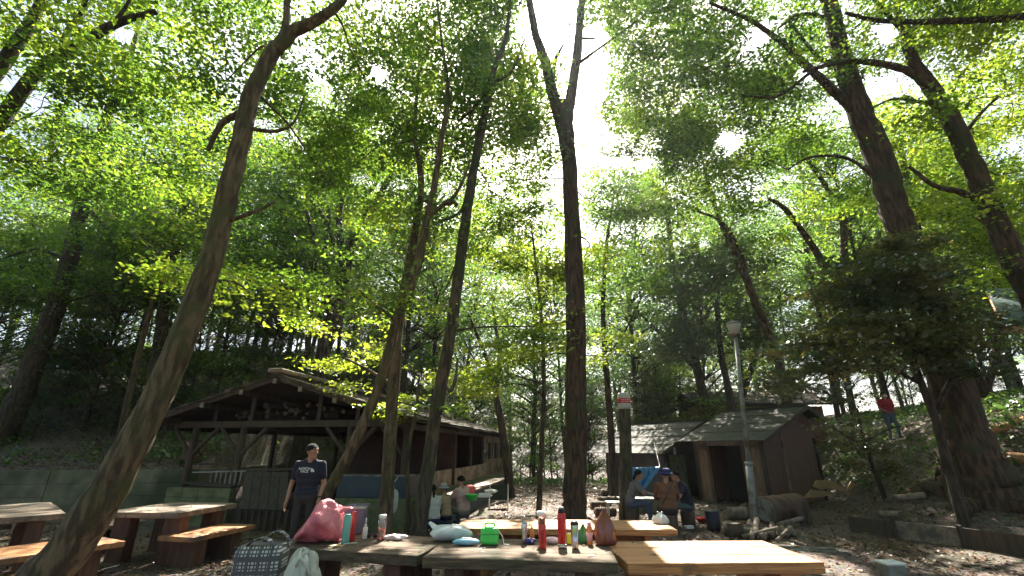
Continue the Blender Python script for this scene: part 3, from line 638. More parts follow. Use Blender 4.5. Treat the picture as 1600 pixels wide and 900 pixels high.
for i in range(4):
    a, b2 = np.array([*bp_[i], .14]), np.array([*bp_[i+1], .14])
    MB().bar(a, b2, .05, .34+.004*i).build('board', M['wood_grey'] if i == 1 else M['timber_lit'], t, bevel=.005)
    if i: MB().box((a[0]-.06, a[1]-.03, .16), (.06,.06,.40)).build('stake', M['timber'], t)
a, b2 = PZ(1222,856,.012), PZ(1322,861,.012); d = (b2-a); Lg = np.linalg.norm(d); d /= Lg; w = np.array([-d[1], d[0], 0])
t = thing('drain_grate', (a+b2)/2, 'narrow slotted drain grate in the ground right of the sunlit table', 'drain grate')
m = MB(); [m.bar(a+w*s, b2+w*s, .03, .03) for s in (-.13,.13)]; [m.bar(a+d*(x)-w*.12, a+d*x+w*.12, .012, .022) for x in np.arange(.01, Lg, .045)]; m.build('grating', M['metal_grey'], t)
MB().bar(a-[0,0,.02], b2-[0,0,.02], .24, .012).build('channel', M['void'], t)

# ================================================================ pavilion
EV = np.array([.16, .987, 0]); EV /= np.linalg.norm(EV); GV = np.array([-EV[1], EV[0], 0])
R0 = np.array([-2.12, 10.55, 0]); W_ = 6.9; LEN = 12.6; EH = 2.2; AH = 3.22
def pv(s, e, z): return R0+GV*s+EV*e+np.array([0,0,z])       # s across from the right eave, e along
pav = thing('pavilion', pv(W_/2, 5, 0), 'open dark-timber cooking pavilion with a low shingled gable roof', 'pavilion')
def roofz(s): return EH+(AH-EH)*(1-abs(s-W_/2)/(W_/2))
m = MB(); N_R = 12
for side in (0, 1):
    for r in range(N_R):
        s0, s1 = r/N_R*W_/2, (r+1.25)/N_R*W_/2; s1 = min(s1, W_/2)
        e = -.35+random.uniform(-.1, 0)
        while e < LEN+.3:
            wd = random.uniform(.22, .5); e2 = min(e+wd, LEN+.35); l = random.uniform(-.012, .014); q = random.uniform(-.03, .02)
            A, B = (s0+q, s1) if side == 0 else (W_-s0-q, W_-s1)
            z0, z1 = roofz(s0)+.085+l, roofz(s1)+.06+l
            m.hexa([pv(A,e,z0-.015), pv(A,e2-.01,z0-.015), pv(B,e2-.01,z1-.015), pv(B,e,z1-.015)], [pv(A,e,z0), pv(A,e2-.01,z0), pv(B,e2-.01,z1), pv(B,e,z1)])
            e += wd
rf = m.build('roof', M['shingle'], pav)
m = MB()
for side in (1, -1):
    a = (W_/2-.1*side*0, AH+.02); c0, c1 = W_/2, W_/2-side*(W_/2+.0)
    m.hexa([pv(c0,-.3,AH+.0), pv(c0,LEN+.28,AH+.0), pv(c1,LEN+.28,EH+.0), pv(c1,-.3,EH+.0)], [pv(c0,-.3,AH+.035), pv(c0,LEN+.28,AH+.035), pv(c1,LEN+.28,EH+.035), pv(c1,-.3,EH+.035)])
m.build('roof_boards', M['timber'], rf)
m = MB()
for s in (0, W_):
    m.bar(pv(s,-.33,EH+.02), pv(W_/2,-.33,AH+.02), .035, .15)
m.build('bargeboard', M['timber_lit'], rf)
MB().bar(pv(W_/2,-.5,AH+.16), pv(W_/2,LEN+.2,AH+.16), .36, .10).build('ridge_cap', M['wood_grey'], rf, bevel=.02)
for s in (W_*.08, W_*.27, W_*.40, W_*.5, W_*.62, W_*.76, W_*.92):
    MB().bar(pv(s,-.42,roofz(s)-.08), pv(s,LEN,roofz(s)-.08), .10, .12).build('purlin', M['timber'], pav)
    MB().bar(pv(s,-.44,roofz(s)-.08), pv(s,-.425,roofz(s)-.08), .09, .11).build('purlin_end', M['wood_grey'], pav)
for e in (.25, 4.2, 8.2, 12.2):
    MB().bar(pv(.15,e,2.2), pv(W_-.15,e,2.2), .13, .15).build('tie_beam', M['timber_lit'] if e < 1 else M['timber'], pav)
    for s in ((1.6, 2.6, 4.4, 5.4) if e < 1 else (W_/2,)):
        MB().bar(pv(s,e,2.27), pv(s,e,roofz(s)-.1), .09, .09).build('king_post', M['timber'], pav)
for s in (.35, W_-.35): MB().bar(pv(s,0,2.12), pv(s,LEN,2.12), .12, .12).build('wall_plate', M['timber'], pav)
def xs(px, e):   # across position whose projection is at pixel column px on the frame e metres back
    f = lambda s: 800+F*pv(s,e,1.8)[0]/depth(pv(s,e,1.8))
    lo, hi = -1.0, 9.0
    for _ in range(40):
        mid = (lo+hi)/2
        if f(mid) > px: lo = mid
        else: hi = mid
    return (lo+hi)/2
posts = [(xs(303,.25),.25),(xs(378,.25),.25),(xs(546,.25),.25),(.35,.25)]+[(W_-.35,e) for e in (4.2,8.2,12.2)]+[(.35,e) for e in (2.2,4.2,6.2,8.2,10.2,12.2)]+[(W_/2,12.2),(W_/2+.2,4.2)]
for i, (s, e) in enumerate(posts):
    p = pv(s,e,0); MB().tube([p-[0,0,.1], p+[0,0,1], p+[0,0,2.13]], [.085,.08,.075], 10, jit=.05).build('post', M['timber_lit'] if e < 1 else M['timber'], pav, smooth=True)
    if e < 1 or i > 11:
        for d in (-1, 1):
            if 0 < s+d*.6 < W_: 
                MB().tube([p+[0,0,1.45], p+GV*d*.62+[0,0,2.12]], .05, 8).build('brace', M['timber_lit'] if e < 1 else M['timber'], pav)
MB().tube([pv(xs(303,.25),.25,1.28), pv(xs(378,.25),.25,1.3)], .02, 6).build('rail', M['timber_lit'], pav)
# right-hand counter walls
def wallbox(s, e0, e1, z0, z1, th, name, mat, par=pav): return MB().bar(pv(s,e0,(z0+z1)/2), pv(s,e1,(z0+z1)/2), th, z1-z0).build(name, mat, par, bevel=.006)
wallbox(.26, .0, LEN-.1, -.1, .63, .18, 'concrete_base', M['mossy']); 
for k in range(4): wallbox(.20, .0+2.05*k, 2.03+2.05*k, .64, 1.07+.01*(k%2), .05, 'rail_board', M['wood_grey'] if k else M['panel_grey'])
wallbox(.22, 8.25, LEN-.1, .64, 2.1, .06, 'end_wall', M['wall_tan'])
for k in range(3):
    w_ = MB().bar(pv(.17,8.5+k*1.25,1.55), pv(.17,9.2+k*1.25,1.55), .04, .62).build('window', M['void'], pav)
    MB().bar(pv(.15,8.85+k*1.25,1.24), pv(.15,8.85+k*1.25,1.86), .03,.05,up=(1,0,0)).build('frame', M['wood_grey'], w_)
for k in range(7): MB().bar(pv(.16,.5+k*1.05,.5), pv(.14,.5+k*1.05,.5), .03, .05).build('bolt', M['black'], pav)
a, b2 = xs(655,.05), xs(537,.05)
MB().bar(pv(.14,.05,.26), pv(b2,.05,.26), .18, .72).build('concrete_base', M['mossy'], pav, bevel=.01)
MB().bar(pv(.14,.0,.85), pv(b2-.02,.0,.85), .05, .43).build('counter_front', M['panel_blue'], pav)
MB().bar(pv(.16,.22,1.075), pv(b2,.22,1.075), .5, .03).build('counter_top', M['metal_grey'], pav, bevel=.006)
MB().bar(pv(.1,3.5,1.35), pv(3.3,3.5,1.35), .05, 1.4).build('back_panel', M['ply_red'], pav)
MB().bar(pv(1.35,5.2,1.1), pv(1.35,8.3,1.1), .05, 2.0).build('inner_partition', M['ply_red'], pav)
MB().bar(pv(.3,8.3,1.1), pv(3.2,8.3,1.1), .05, 2.0).build('back_panel', M['ply_red'], pav)
# firewood under the gable
m = MB()
for k in range(34):
    s = random.uniform(2.1, 5.1); z = random.uniform(2.34, min(2.72, roofz(s)-.30)); noisy_log(m, pv(s,.42+random.uniform(0,.1),z), pv(s,1.0,z), random.uniform(.04,.065), .05, 9)
tag(m.build('stored_logs', M['timber_lit'], pav), kind='stuff')
# low block wall at the left front, with slatted grate
a, b2 = xs(382,-.1), xs(286,-.1)
t = thing('block_wall', pv((a+b2)/2,-.15,0), 'low mossy block wall under the left front corner of the pavilion', 'wall')
m = MB(); n = 3
for r in range(4):
    for k in range(4): 
        l = (b2-a)/4; m.bar(pv(a+l*k+.004,-.15,.1+.2*r), pv(a+l*(k+1)-.004,-.15,.1+.2*r), .18, .193)
m.build('blocks', M['mossy'], t, bevel=.006); MB().bar(pv(a+.02,-.10,.825), pv(b2-.3,-.10,.90), .3, .03).build('lid', M['timber'], t)
m = MB(); [m.bar(pv(a+.15+.13*k,.18,.86), pv(a+.15+.13*k,.18,1.14), .03,.02, up=(0,1,0)) for k in range(7)]; m.bar(pv(a+.05,.18,1.14), pv(b2-.2,.18,1.1), .03,.03); m.build('rack', M['metal_grey'], t)
# stack of old boards leaning
a, b2 = xs(384,-.3), xs(452,-.3)
t = thing('board_rack', pv((a+b2)/2,-.2,0), 'dark wide boards leaning on a slatted rack behind the man', 'board rack')
n = 5
for k in range(n):
    s0 = a+(b2-a)*k/n; s1 = a+(b2-a)*(k+1)/n-math.copysign(.012, b2-a)
    q = random.uniform(-.03,.03); MB().hexa([pv(s0-.35,-.55,.42), pv(s1-.35,-.55,.42), pv(s1-.35,-.51,.40), pv(s0-.35,-.51,.40)], [pv(s0,-.12,1.12+q), pv(s1,-.12,1.12+q), pv(s1,-.08,1.10+q), pv(s0,-.08,1.10+q)]).build('board', M['timber'], t)
MB().tube([pv(a,-.06,1.16), pv(b2-.1,-.06,1.2)], .03, 7).build('top_rail', M['timber_lit'], t)
m = MB(); [m.bar(pv(a-.35+(b2-a)*k/7,-.5,0), pv(a-.35+(b2-a)*k/7,-.5,.42), .06,.04,up=(0,1,0)) for k in range(9)]; m.build('slats', M['timber_lit'], t)

# wash trough outside the counter
t = thing('wash_trough', pv(-.35,4,0), 'long low wash trough along the outer wall of the pavilion', 'trough')
MB().bar(pv(-.25,.9,.52), pv(-.25,8.6,.52), .62, .06).build('ledge', M['wood_grey'], t, bevel=.01)
MB().bar(pv(-.25,1.0,.22), pv(-.25,8.4,.22), .46, .52).build('basin', M['panel_blue'], t, bevel=.01)
def trough_pt(px, py, z=.55): return PZ(px, py, z)
p = trough_pt(737,782); t = thing('basin', p, 'small green plastic basin on the wash trough', 'basin')
MB().lathe([(.10,0),(.15,.12),(.155,.125),(.145,.12),(.09,.015)], p, 18).build('bowl', M['green'], t, smooth=True)
p = trough_pt(757,776); t = thing('tray', p, 'pale plastic tray on the far end of the wash trough', 'tray')
m = MB(); m.box(p+[0,0,.012], (.42,.3,.02), rz=1.4); [m.box(p+np.array(d_)+[0,0,.04], s_, rz=1.4) for d_, s_ in (((0,.2,0),(.02,.3,.05)),((0,-.2,0),(.02,.3,.05)))]; m.build('body', M['white'], t)
p = trough_pt(766,771); t = thing('cloth', p, 'white crumpled cloth at the end of the wash trough', 'cloth')
def crumple(c, sx, sy, h, n=12, amp=.5, seed=0):
    r2 = np.random.default_rng(seed); P = []
    ph = r2.random(6)*6
    for i in range(n+1):
        row = []
        for j in range(2*n):
            a = 2*math.pi*j/(2*n); tt = i/n; el = tt*math.pi
            k = 1+amp*(.35*math.sin(3*a+ph[0]+tt*4)+.25*math.sin(5*a+ph[1]-tt*7)+.18*math.sin(9*a+ph[2]+tt*9))
            row.append((c[0]+math.sin(el)*math.cos(a)*sx*k, c[1]+math.sin(el)*math.sin(a)*sy*k, c[2]+h*(.5+.5*math.cos(el))*(.75+.25*k)))
        row.append(row[0]); P.append(row)
    return MB().grid([[q for q in r] for r in P][::-1])
crumple(p, .16, .12, .1, seed=4).build('fabric', M['white'], t, smooth=True)
# plastic bag hanging at the counter
p = PY(592, 815, 9.7)
t = thing('hanging_bag', PY(614,806,9.9), 'white plastic bag hanging beside the upright trunk in front of the counter', 'plastic bag')
p0 = PY(616,783,9.9); crumple(p0-[0.0,0,.22], .07, .05, .42, seed=9).build('bag', M['whitebag'], t, smooth=True); MB().tube(catmull([p0+[0,0,.16], p0+[-.06,0,.28], p0+[-.05,.35,.42]],4), .006, 5).build('handle', M['white'], t)

# ================================================================ sheds
def shed(name, label, C, u, v, Lu, Lv, hw, apex_t, ha, wallm, wallm2, ov=.45, door=None, extra=None):
    """C front corner, u along the front eave, v along the gable wall; ridge at fraction apex_t of v"""
    C = np.array([*C, 0.]); u = np.array([*u, 0.]); u /= np.linalg.norm(u); v = np.array([*v, 0.]); v /= np.linalg.norm(v)
    base = min(gz(*C[:2]), 0)-.1
    P = lambda a, b, z: C+u*a+v*b+np.array([0, 0, z])
    t = thing(name, C+np.array([0,0,base+.1]), label, 'shed')
    bk = apex_t*Lv; hb = ha-(ha-hw)*(Lv-bk)/max(bk, .1)*.9
    zt = lambda b: hw+(ha-hw)*b/bk if b <= bk else ha-(ha-hb)*(b-bk)/(Lv-bk)
    if door:
        d0, d1, dh = door
        m = MB()
        for a0, a1, z0, z1 in ((0,d0,base,hw),(d0,d1,dh,hw),(d1,Lu,base,hw)):
            m.bar(P(a0,.04,(z0+z1)/2), P(a1,.04,(z0+z1)/2), .08, z1-z0)
        m.build('front_wall', wallm2, t)
        MB().bar(P(d0,.9,dh/2), P(d1,.9,dh/2), .02, dh).build('doorway', M['void'], t)  # dark sheet inside the opening, its colour stands for the interior shade
        for d in (d0, d1): MB().bar(P(d,.0,base), P(d,.0,dh+.05), .10, .10, up=(u[0],u[1],0)).build('door_post', M['leg_wood'], t)
        MB().bar(P(d0,-.02,dh+.06), P(d1,-.02,dh+.06), .09, .10).build('lintel', M['timber_lit'], t)
    else:
        MB().bar(P(0,.04,(base+hw)/2), P(Lu,.04,(base+hw)/2), .08, hw-base).build('front_wall', wallm2, t)
    MB().prism([P(.0,0,base), P(.0,0,hw), P(.0,bk,ha-.02), P(.0,Lv,hb), P(0,Lv,base)], u*.08).build('gable_wall', wallm, t)
    MB().prism([P(Lu-.08,0,base), P(Lu-.08,0,hw), P(Lu-.08,bk,ha-.02), P(Lu-.08,Lv,hb), P(Lu-.08,Lv,base)], u*.08).build('gable_wall', wallm, t)
    MB().bar(P(.08,Lv-.04,(base+hb)/2), P(Lu-.08,Lv-.04,(base+hb)/2), .08, hb-base).build('back_wall', wallm, t)
    sl = (ha-hw)/bk; e = -ov; sr = (ha-hb)/(Lv-bk)
    a0, a1 = -.4, Lu+.4
    m = MB(); n = 4
    for k in range(n):
        b0, b1 = e+(bk-e)*k/n, e+(bk-e)*(k+1)/n
        z0, z1 = hw+sl*b0+.068, hw+sl*b1+.058
        m.hexa([P(a0,b0,z0-.03), P(a1,b0,z0-.03), P(a1,b1+.04,z1-.03), P(a0,b1+.04,z1-.03)], [P(a0,b0,z0), P(a1,b0,z0), P(a1,b1+.04,z1), P(a0,b1+.04,z1)])
    z0, z1 = ha+.05, ha+.05-sr*(Lv+.3-bk); m.hexa([P(a0,bk,z0-.03), P(a1,bk,z0-.03), P(a1,Lv+.3,z1-.03), P(a0,Lv+.3,z1-.03)], [P(a0,bk,z0), P(a1,bk,z0), P(a1,Lv+.3,z1), P(a0,Lv+.3,z1)])
    rf = m.build('roof', M['slate'], t)
    m = MB(); m.bar(P(a0-.02,e,hw+sl*e), P(a0-.02,bk,ha), .04, .11); m.bar(P(a0-.02,bk,ha), P(a0-.02,Lv+.3,ha-sr*(Lv+.3-bk)), .04, .11); m.build('bargeboard', M['timber_lit'], rf)
    MB().bar(P(a0,bk,ha+.07), P(a1,bk,ha+.07), .22, .03).build('ridge_cap', M['slate'], rf)
    m = MB()
    for b in (.0, bk*.5, bk*.97, Lv): m.bar(P(a0,b,zt(b)-.02), P(a1,b,zt(b)-.02), .07, .10)
    m.build('purlins', M['timber'], rf)
    for b in (.04, Lv-.04): MB().bar(P(-.03,b,base), P(-.03,b,min(hw, hb)+.0), .09, .09, up=(u[0],u[1],0)).build('corner_post', M['timber'], t)
    return t, P
s2, P2 = shed('tool_shed', 'brown wooden shed with open doorway behind the lamp post', (7.55,14.5), (-.55,.835), (.835,.55), 2.2, 3.5, 1.98, .74, 2.95, M['wall_brown'], M['wall_tan'], door=(.55,1.75,1.72))
MB().tube([P2(-.10,1.15,.4), P2(-.10,1.15,2.2)], .035, 8).build('downpipe', M['wood_grey'], s2)
MB().bar(P2(1.76,-.06,1.85), P2(.3,-.06,1.85), .02, .26).build('sign_board', M['wood_grey'], s2)
s1, P1 = shed('tool_shed', 'farther low shed with the blue tarp hanging on its front', (5.55,17.4), (-.55,.835), (.835,.55), 3.0, 2.4, 1.72, .85, 2.62, M['timber'], M['panel_grey'], ov=.7)
MB().bar(P1(-.06,.15,.75), P1(-.06,1.05,.75), .04, 1.3).build('door_panel', M['mossy'], s1)
MB().bar(P1(-.06,.45,1.55), P1(-.06,.58,1.55), .03, .25).build('notice', M['offwhite'], s1)
wall = thing('brown_hut', (12.5,24.5,gz(12.5,24.5)), 'brown hut wall showing above the nearer shed roof among the leaves', 'hut')
zb = -.3
MB().box((13.0,25.5,zb+1.8), (6.5,2.6,4.4)).build('wall', M['wall_brown'], wall)
MB().prism([(9.4,23.8,3.85),(9.4,25.5,4.6),(9.4,27.2,3.85),(9.4,27.2,3.75),(9.4,25.5,4.5),(9.4,23.8,3.75)], (7.2,0,0)).build('roof', M['timber'], wall)
MB().box((11.0,24.17,2.6), (1.0,.05,.9)).build('window', M['void'], wall)
# tall blank panel between the sheds
t = thing('fence_panel', (6.3,16.0,0), 'tall grey board panel closing the gap between the two sheds', 'panel'); MB().bar(P2(2.45,.5,.95), P2(3.1,1.1,.95), .05, 1.95).build('boards', M['panel_grey'], t)
# blue tarp
t = thing('tarp', P1(2.2,-.4,1.2), 'creased blue tarp hanging in a triangle from the farther shed', 'tarp')
c = [PY(984,731,16.2), PY(1031,729,15.9), PY(1008,768,16.0), PY(985,768,16.3)]
G_ = []
for i in range(13):
    row = []
    for j in range(17):
        a, b2 = j/16, i/12; top = c[0]*(1-a)+c[1]*a; bot = c[3]*(1-a)+c[2]*a; p = top*(1-b2)+bot*b2
        p = p+np.array([0,1,0])*(.09*math.sin(a*16+b2*5)*(.3+b2)+.05*math.sin(a*31-b2*9)); row.append(p)
    G_.append(row)
MB().grid(G_).build('sheet', M['tarp'], t, smooth=True, solid=.006)
MB().tube([c[1], P1(0,-.5,1.85)], .008, 4).build('cord', M['white'], t)

# roof corner at the right edge
t = thing('shelter_roof', (11.0,8.2,gz(11,8.2)), 'corner of a shelter roof with orange rafters at the right edge', 'shelter')
q = [PY(1568,506,8.6), PY(1600,452,8.9)]
A = q[0]; D = np.array([3.5,-.2,.0])
MB().hexa([A, A+D, A+D+[2.9,2.4,1.5], A+[2.6,2.4,1.5]], [A+[0,0,.09], A+D+[0,0,.09], A+D+[2.9,2.4,1.59], A+[2.6,2.4,1.59]]).build('roof', pmat('roof_teal', (.05,.09,.09), .6, (.35,.38,.38), 5, lo=.6, hi=.75), t)
for k in range(4): MB().bar(A+D*(k/4)+[.03,.04,-.06], A+D*(k/4)+[2.63,2.4,1.42], .07, .10).build('rafter', M['wood_new'], t)
MB().bar(A+[.0,.03,-.10], A+D+[0,.03,-.10], .08, .13).build('eave_beam', M['wood_new'], t)
MB().bar(A+D*.5+[0,.2,-.12], np.array([(A+D*.5)[0], (A+D*.5)[1]+.2, gz((A+D*.5)[0], (A+D*.5)[1]+.2)-.1]), .14, .14, up=(0,1,0)).build('post', M['wood_mid'], t)
MB().bar(A+D*.95+[0,.2,-.12], np.array([(A+D*.95)[0], (A+D*.95)[1]+.2, gz((A+D*.95)[0], (A+D*.95)[1]+.2)-.1]), .14, .14, up=(0,1,0)).build('post', M['wood_mid'], t)

# ================================================================ lamp post, cut trunk with cap
b0 = PZ(1181,827,0.0); top = PY(1146,497,b0[1]+.1)
t = thing('street_lamp', (b0[0],b0[1],gz(b0[0],b0[1])), 'grey steel lamp post with a pale glass head by the brown shed', 'street lamp')
dv = (top-b0)
P_ = lambda f: b0+dv*f
MB().tube([P_(-.03), P_(.275)], .078, 14).build('lower_pole', M['metal_grey'], t, smooth=True)
MB().tube([P_(.275), P_(.90)], [.055,.045], 14).build('upper_pole', M['metal_grey'], t, smooth=True)
MB().tube([P_(.268), P_(.285)], .088, 14).build('collar', M['metal_grey'], t, smooth=True)
h = P_(.90); 
MB().lathe([(.05,-.02),(.10,.0),(.115,.05),(.10,.07)], h, 18).build('socket', M['iron'], t, smooth=True)
MB().lathe([(.10,.06),(.165,.30),(.16,.31),(.10,.10)], h, 18).build('lamp_glass', M['lampglass'], t, smooth=True)
MB().lathe([(.17,.30),(.175,.335),(.12,.37),(.02,.385)], h, 18).build('lamp_cap', M['metal_grey'], t, smooth=True)
b0 = PZ(977,813,0.0); top = PY(976,638,b0[1])
t = thing('log_post', (b0[0],b0[1],0), 'tall cut log post standing behind the long table, wearing a bucket', 'log post')
MB().tube(catmull([b0-[0,0,.1], b0*.5+top*.5+[.02,0,0], top],4), np.linspace(.17,.145,9), 14, jit=.06).build('log', M['bark_grey'], t, smooth=True)
t = thing('bucket', top, 'upturned white bucket with a red band on top of the log post', 'bucket')
k = mpp(top); r_ = 10.0*k
MB().lathe([(r_*1.08,-.02),(r_*1.08,.06),(r_,.08),(r_*.93,r_*2.05),(r_*.8,r_*2.35),(.01,r_*2.4)], top, 22).build('pail', M['offwhite'], t, smooth=True)
MB().lathe([(r_*1.045,r_*.75),(r_*1.02,r_*1.5)], top+[0,-.002,0], 22).build('label_band', M['red'], t, smooth=True)
m = MB()
for row in range(2):
    for q in range(5):
        a = -1.57+(-.55+q*.27); rr = r_*1.055
        m.box((top[0]+math.cos(a)*rr, top[1]+math.sin(a)*rr, top[2]+r_*(1.28-row*.28)), (.035,.012,.014), rz=a+math.pi/2)
m.build('lettering', M['white'], t)
# ================================================================ things on the tables
TZ = .722
def on(px, py, z=TZ): return PZ(px, py, z)
def plastic_bag(name, label, p, sx, sy, h, mat, seed, knot=True, lean=0.0, cat='plastic bag', handles=True, n=16, low=.0):
    t = thing(name, p, label, cat); r2 = np.random.default_rng(seed); ph = r2.random(8)*6; P = []
    prof = [(0.02,.0),(.75,.0),(.98,.06),(1.0,.22),(.93,.42),(.74,.62),(.45,.80),(.20,.93),(.12,1.0)]
    if not knot: prof = [(0.02,.0),(.8,.0),(1.0,.08),(1.02,.35),(.95,.62),(.78,.85),(.62,.98),(.3,1.0),(.02,.93)]
    Q = catmull([(a, 0, b) for a, b in prof], 3)
    for q in Q:
        row = []
        for j in range(37):
            a = 2*math.pi*j/36; f = .12*q[2]+.04
            k = 1+f*(math.sin(4*a+ph[0]+q[2]*3)+.8*math.sin(7*a+ph[1]-q[2]*5)+.6*math.sin(11*a+ph[2]+q[2]*8)+.4*math.sin(17*a+ph[3]))
            rr = max(q[0], .02)*k
            z = q[2]*h*(1+low*math.cos(a+ph[5]*0)*1.0)
            row.append((p[0]+math.cos(a)*rr*sx+lean*q[2]*h, p[1]+math.sin(a)*rr*sy, p[2]+max(z, 0)+.001))
        P.append(row)
    MB().grid(P).build('bag', mat, t, smooth=True)
    if handles:
        tp = np.array([p[0]+lean*h, p[1], p[2]+h])
        for s in (-1, 1): MB().grid([[tp+np.array([s*.01,o,-.03]), tp+np.array([s*sx*.25,o*1.5,h*.10]), tp+np.array([s*sx*.45,o,h*.02])] for o in (-.012,.012)]).build('handle', mat, t, solid=.002, smooth=True)
    return t
def bottle(name, label, px, py, wpx, hpx, prof, mats, cat='bottle', z=TZ, seg=18):
    """prof: list of (part name, material, [(r,z) in width/2 and height fractions])"""
    p = on(px, py, z); k = mpp(p); w, h = wpx*k/2, hpx*k*1.02
    t = thing(name, p, label, cat)
    for nm, mt_, pr in prof: MB().lathe([(max(a*w, .0005), b_*h+.001) for a, b_ in pr], p, seg).build(nm, mats[mt_], t, smooth=True)
    return t, p, w, h
cyl = lambda a, b_, r=1.0: [(.01,a),(r*.95,a),(r,a+.015),(r,b_-.015),(r*.93,b_),(.01,b_)]
# pink bag: a wide sack lying on its left side
p = on(498,847); t = thing('plastic_bag', p, 'full pink plastic sack slumped at the left end of the dark table', 'plastic bag')
k = mpp(p); r2 = np.random.default_rng(5); ph = r2.random(8)*6; G_ = []
top_ = [(-36,12),(-33,17),(-26,24),(-18,36),(-10,50),(-3,58),(2,58),(10,55),(18,53),(24,52),(29,46),(33,30),(34,14),(33,4)]
for i, (x, hh) in enumerate(catmull([(a, 0, b_) for a, b_ in top_], 3)[:, [0, 2]]):
    row = []; n = len(top_)*3; e = math.sin(math.pi*min(1, max(0, (x+38)/74)))**.45
    for j in range(28):
        a = 2*math.pi*j/27; f = .045*math.sin(4*a+i*.22+ph[0])+.04*math.sin(7*a-i*.3+ph[1])+.03*math.sin(3*a+i*.33+ph[2])+.018*math.sin(12*a+i*.35)
        zz = (.5+.5*math.sin(a)*(1+f)); zz = zz**.8 if zz > 0 else 0
        row.append((p[0]+x*k+f*.12, p[1]+math.cos(a)*.20*e*(1+1.6*f)*(1-.35*max(0,math.sin(a)))+(.0), p[2]+max(0.002, zz*hh*k*(1+f*.8))))
    G_.append(row)
c0 = [(p[0]-37*k, p[1], p[2]+.03)]*28; c1 = [(p[0]+35*k, p[1], p[2]+.03)]*28
MB().grid([c0]+G_+[c1]).build('bag', M['pinkbag'], t, smooth=True, sub=1)
tp = p+np.array([24*k, -.02, 50*k])
MB().grid([[tp+[0,.0,-.05], tp+[.06,0,0.0], tp+[.14,.02,-.0], tp+[.20,.0,-.02]], [tp+[.0,-.02,-.09], tp+[.07,-.02,-.045], tp+[.13,-.01,-.03], tp+[.19,.0,-.035]]]).build('handle', M['pinkbag'], t, smooth=True, solid=.004)
# cooler box behind
p = on(549,833); t = thing('cooler_box', p, 'dark blue-grey cooler bag standing open behind the pink sack', 'cooler bag'); k = mpp(p)
MB().box(p+[0,.0,.13], (.26,.22,.26), rz=.15, taper=1.12).build('body', M['slateblue'], t, bevel=.02)
MB().box(p+[0,0,.268], (.30,.255,.018), rz=.15).build('rim', M['metal_grey'], t, bevel=.005)
MB().box(p+[.02,.10,.285], (.26,.05,.02), rz=.15).build('lid_flap', M['slateblue'], t, bevel=.005)
mats = M
bottle('bottle', 'turquoise cylindrical flask in front of the pink sack', 539,849,12,40, [('body','turq',cyl(0,.93)),('cap','turq',cyl(.93,1,.8))], mats)
bottle('bottle', 'slim dark red flask beside the turquoise one', 549.5,846,8,41, [('body','red',cyl(0,.88)),('cap','red',cyl(.88,1,.85))], mats)
bottle('spray_bottle', 'small translucent white spray bottle between the cooler and the tea jar', 569.5,842,7.5,29, [('body','white',cyl(0,.55)),('collar','white',[(.5,.55),(.5,.68),(.3,.7)]),('nozzle','white',[(.3,.7),(.28,.95),(.1,1.0)])], mats)
t, p, w, h = bottle('tea_jar', 'clear jar half full of orange tea with a pale lid', 595,844,12.5,35, [('glass','clear',[(.01,.0),(.95,.0),(1,.02),(1,.8),(.9,.86)]),('tea','tea',[(.01,.02),(.93,.02),(.93,.46),(.01,.46)]),('lid','white',cyl(.86,1.0,.95))], mats, cat='jar')
p = on(581,842); t = thing('sunglasses', p, 'dark sunglasses lying beside the tea jar', 'sunglasses')
for s in (-1,1): MB().sphere(p+[s*.032,0,.03], (.026,.008,.022), 12).build('lens', M['black'], t, smooth=True)
MB().tube([p+[-.055,0,.035], p+[-.05,.09,.03]], .003, 5).build('temple', M['black'], t); MB().tube([p+[.055,0,.035], p+[.06,.09,.03]], .003, 5).build('temple', M['pink'], t)
p = on(618,844); t = thing('tissue_pack', p, 'crumpled pinkish wrapper lying right of the tea jar', 'wrapper'); crumple(p, .10, .05, .055, amp=.8, seed=12).build('wrapper', M['tissue'], t, smooth=True)
p = on(525,853); t = thing('paper_card', p, 'small yellowish card lying in front of the pink sack', 'card'); MB().box(p+[0,0,.004], (.15,.08,.004), rz=-.1).build('card', M['paper'], t)
p = on(547,850.5); t = thing('stick', p, 'pale thin stick lying right of the turquoise flask', 'stick'); MB().tube([p+[-.06,-.02,.006], p+[.06,.04,.008]], .006, 6).build('stick', M['offwhite'], t)
# white bag and wipes
p = on(702,845); t = thing('plastic_bag', p, 'flat white plastic bag lying on the dark table behind the blue pack', 'plastic bag'); k = mpp(p)
crumple(p+[0,0,.0], 31*k, .12, .15, n=16, amp=.35, seed=31).build('bag', M['whitebag'], t, smooth=True)
q = p+[-30*k,0,.10]; MB().grid([[q+[.12,-.05,-.06], q+[.02,-.03,.02], q+[-.03,0,.07]], [q+[.16,.05,-.02], q+[.06,.04,.04], q+[-.01,.02,.085]]]).build('handle', M['whitebag'], t, solid=.003, smooth=True)
p = on(728,852); t = thing('wipes_pack', p, 'pale blue soft pack of wipes left of the green case', 'wipes pack'); k = mpp(p)
crumple(p, 21*k, .055, .065, amp=.15, seed=3).build('pack', M['bluewipe'], t, smooth=True); MB().box(p+[0,-.0,.066], (.08,.04,.006)).build('label', M['white'], t, bevel=.002)
p = on(765,851); t = thing('toy_case', p, 'bright green carrying case with rounded corners and a white cord', 'case'); k = mpp(p)
MB().box(p+[0,.0,.082], (28*k,.10,.16), rz=-.08).build('shell', M['green'], t, bevel=.028)
MB().tube(catmull([p+[-.05,0,.155], p+[-.045,0,.19], p+[.0,0,.197], p+[.045,0,.19], p+[.05,0,.155]],4), .008, 7).build('handle', M['green'], t, smooth=True)
MB().tube([p+[-.095,-.052,.1], p+[.095,-.056,.1]], .003, 5).build('seam', M['greendark'], t)
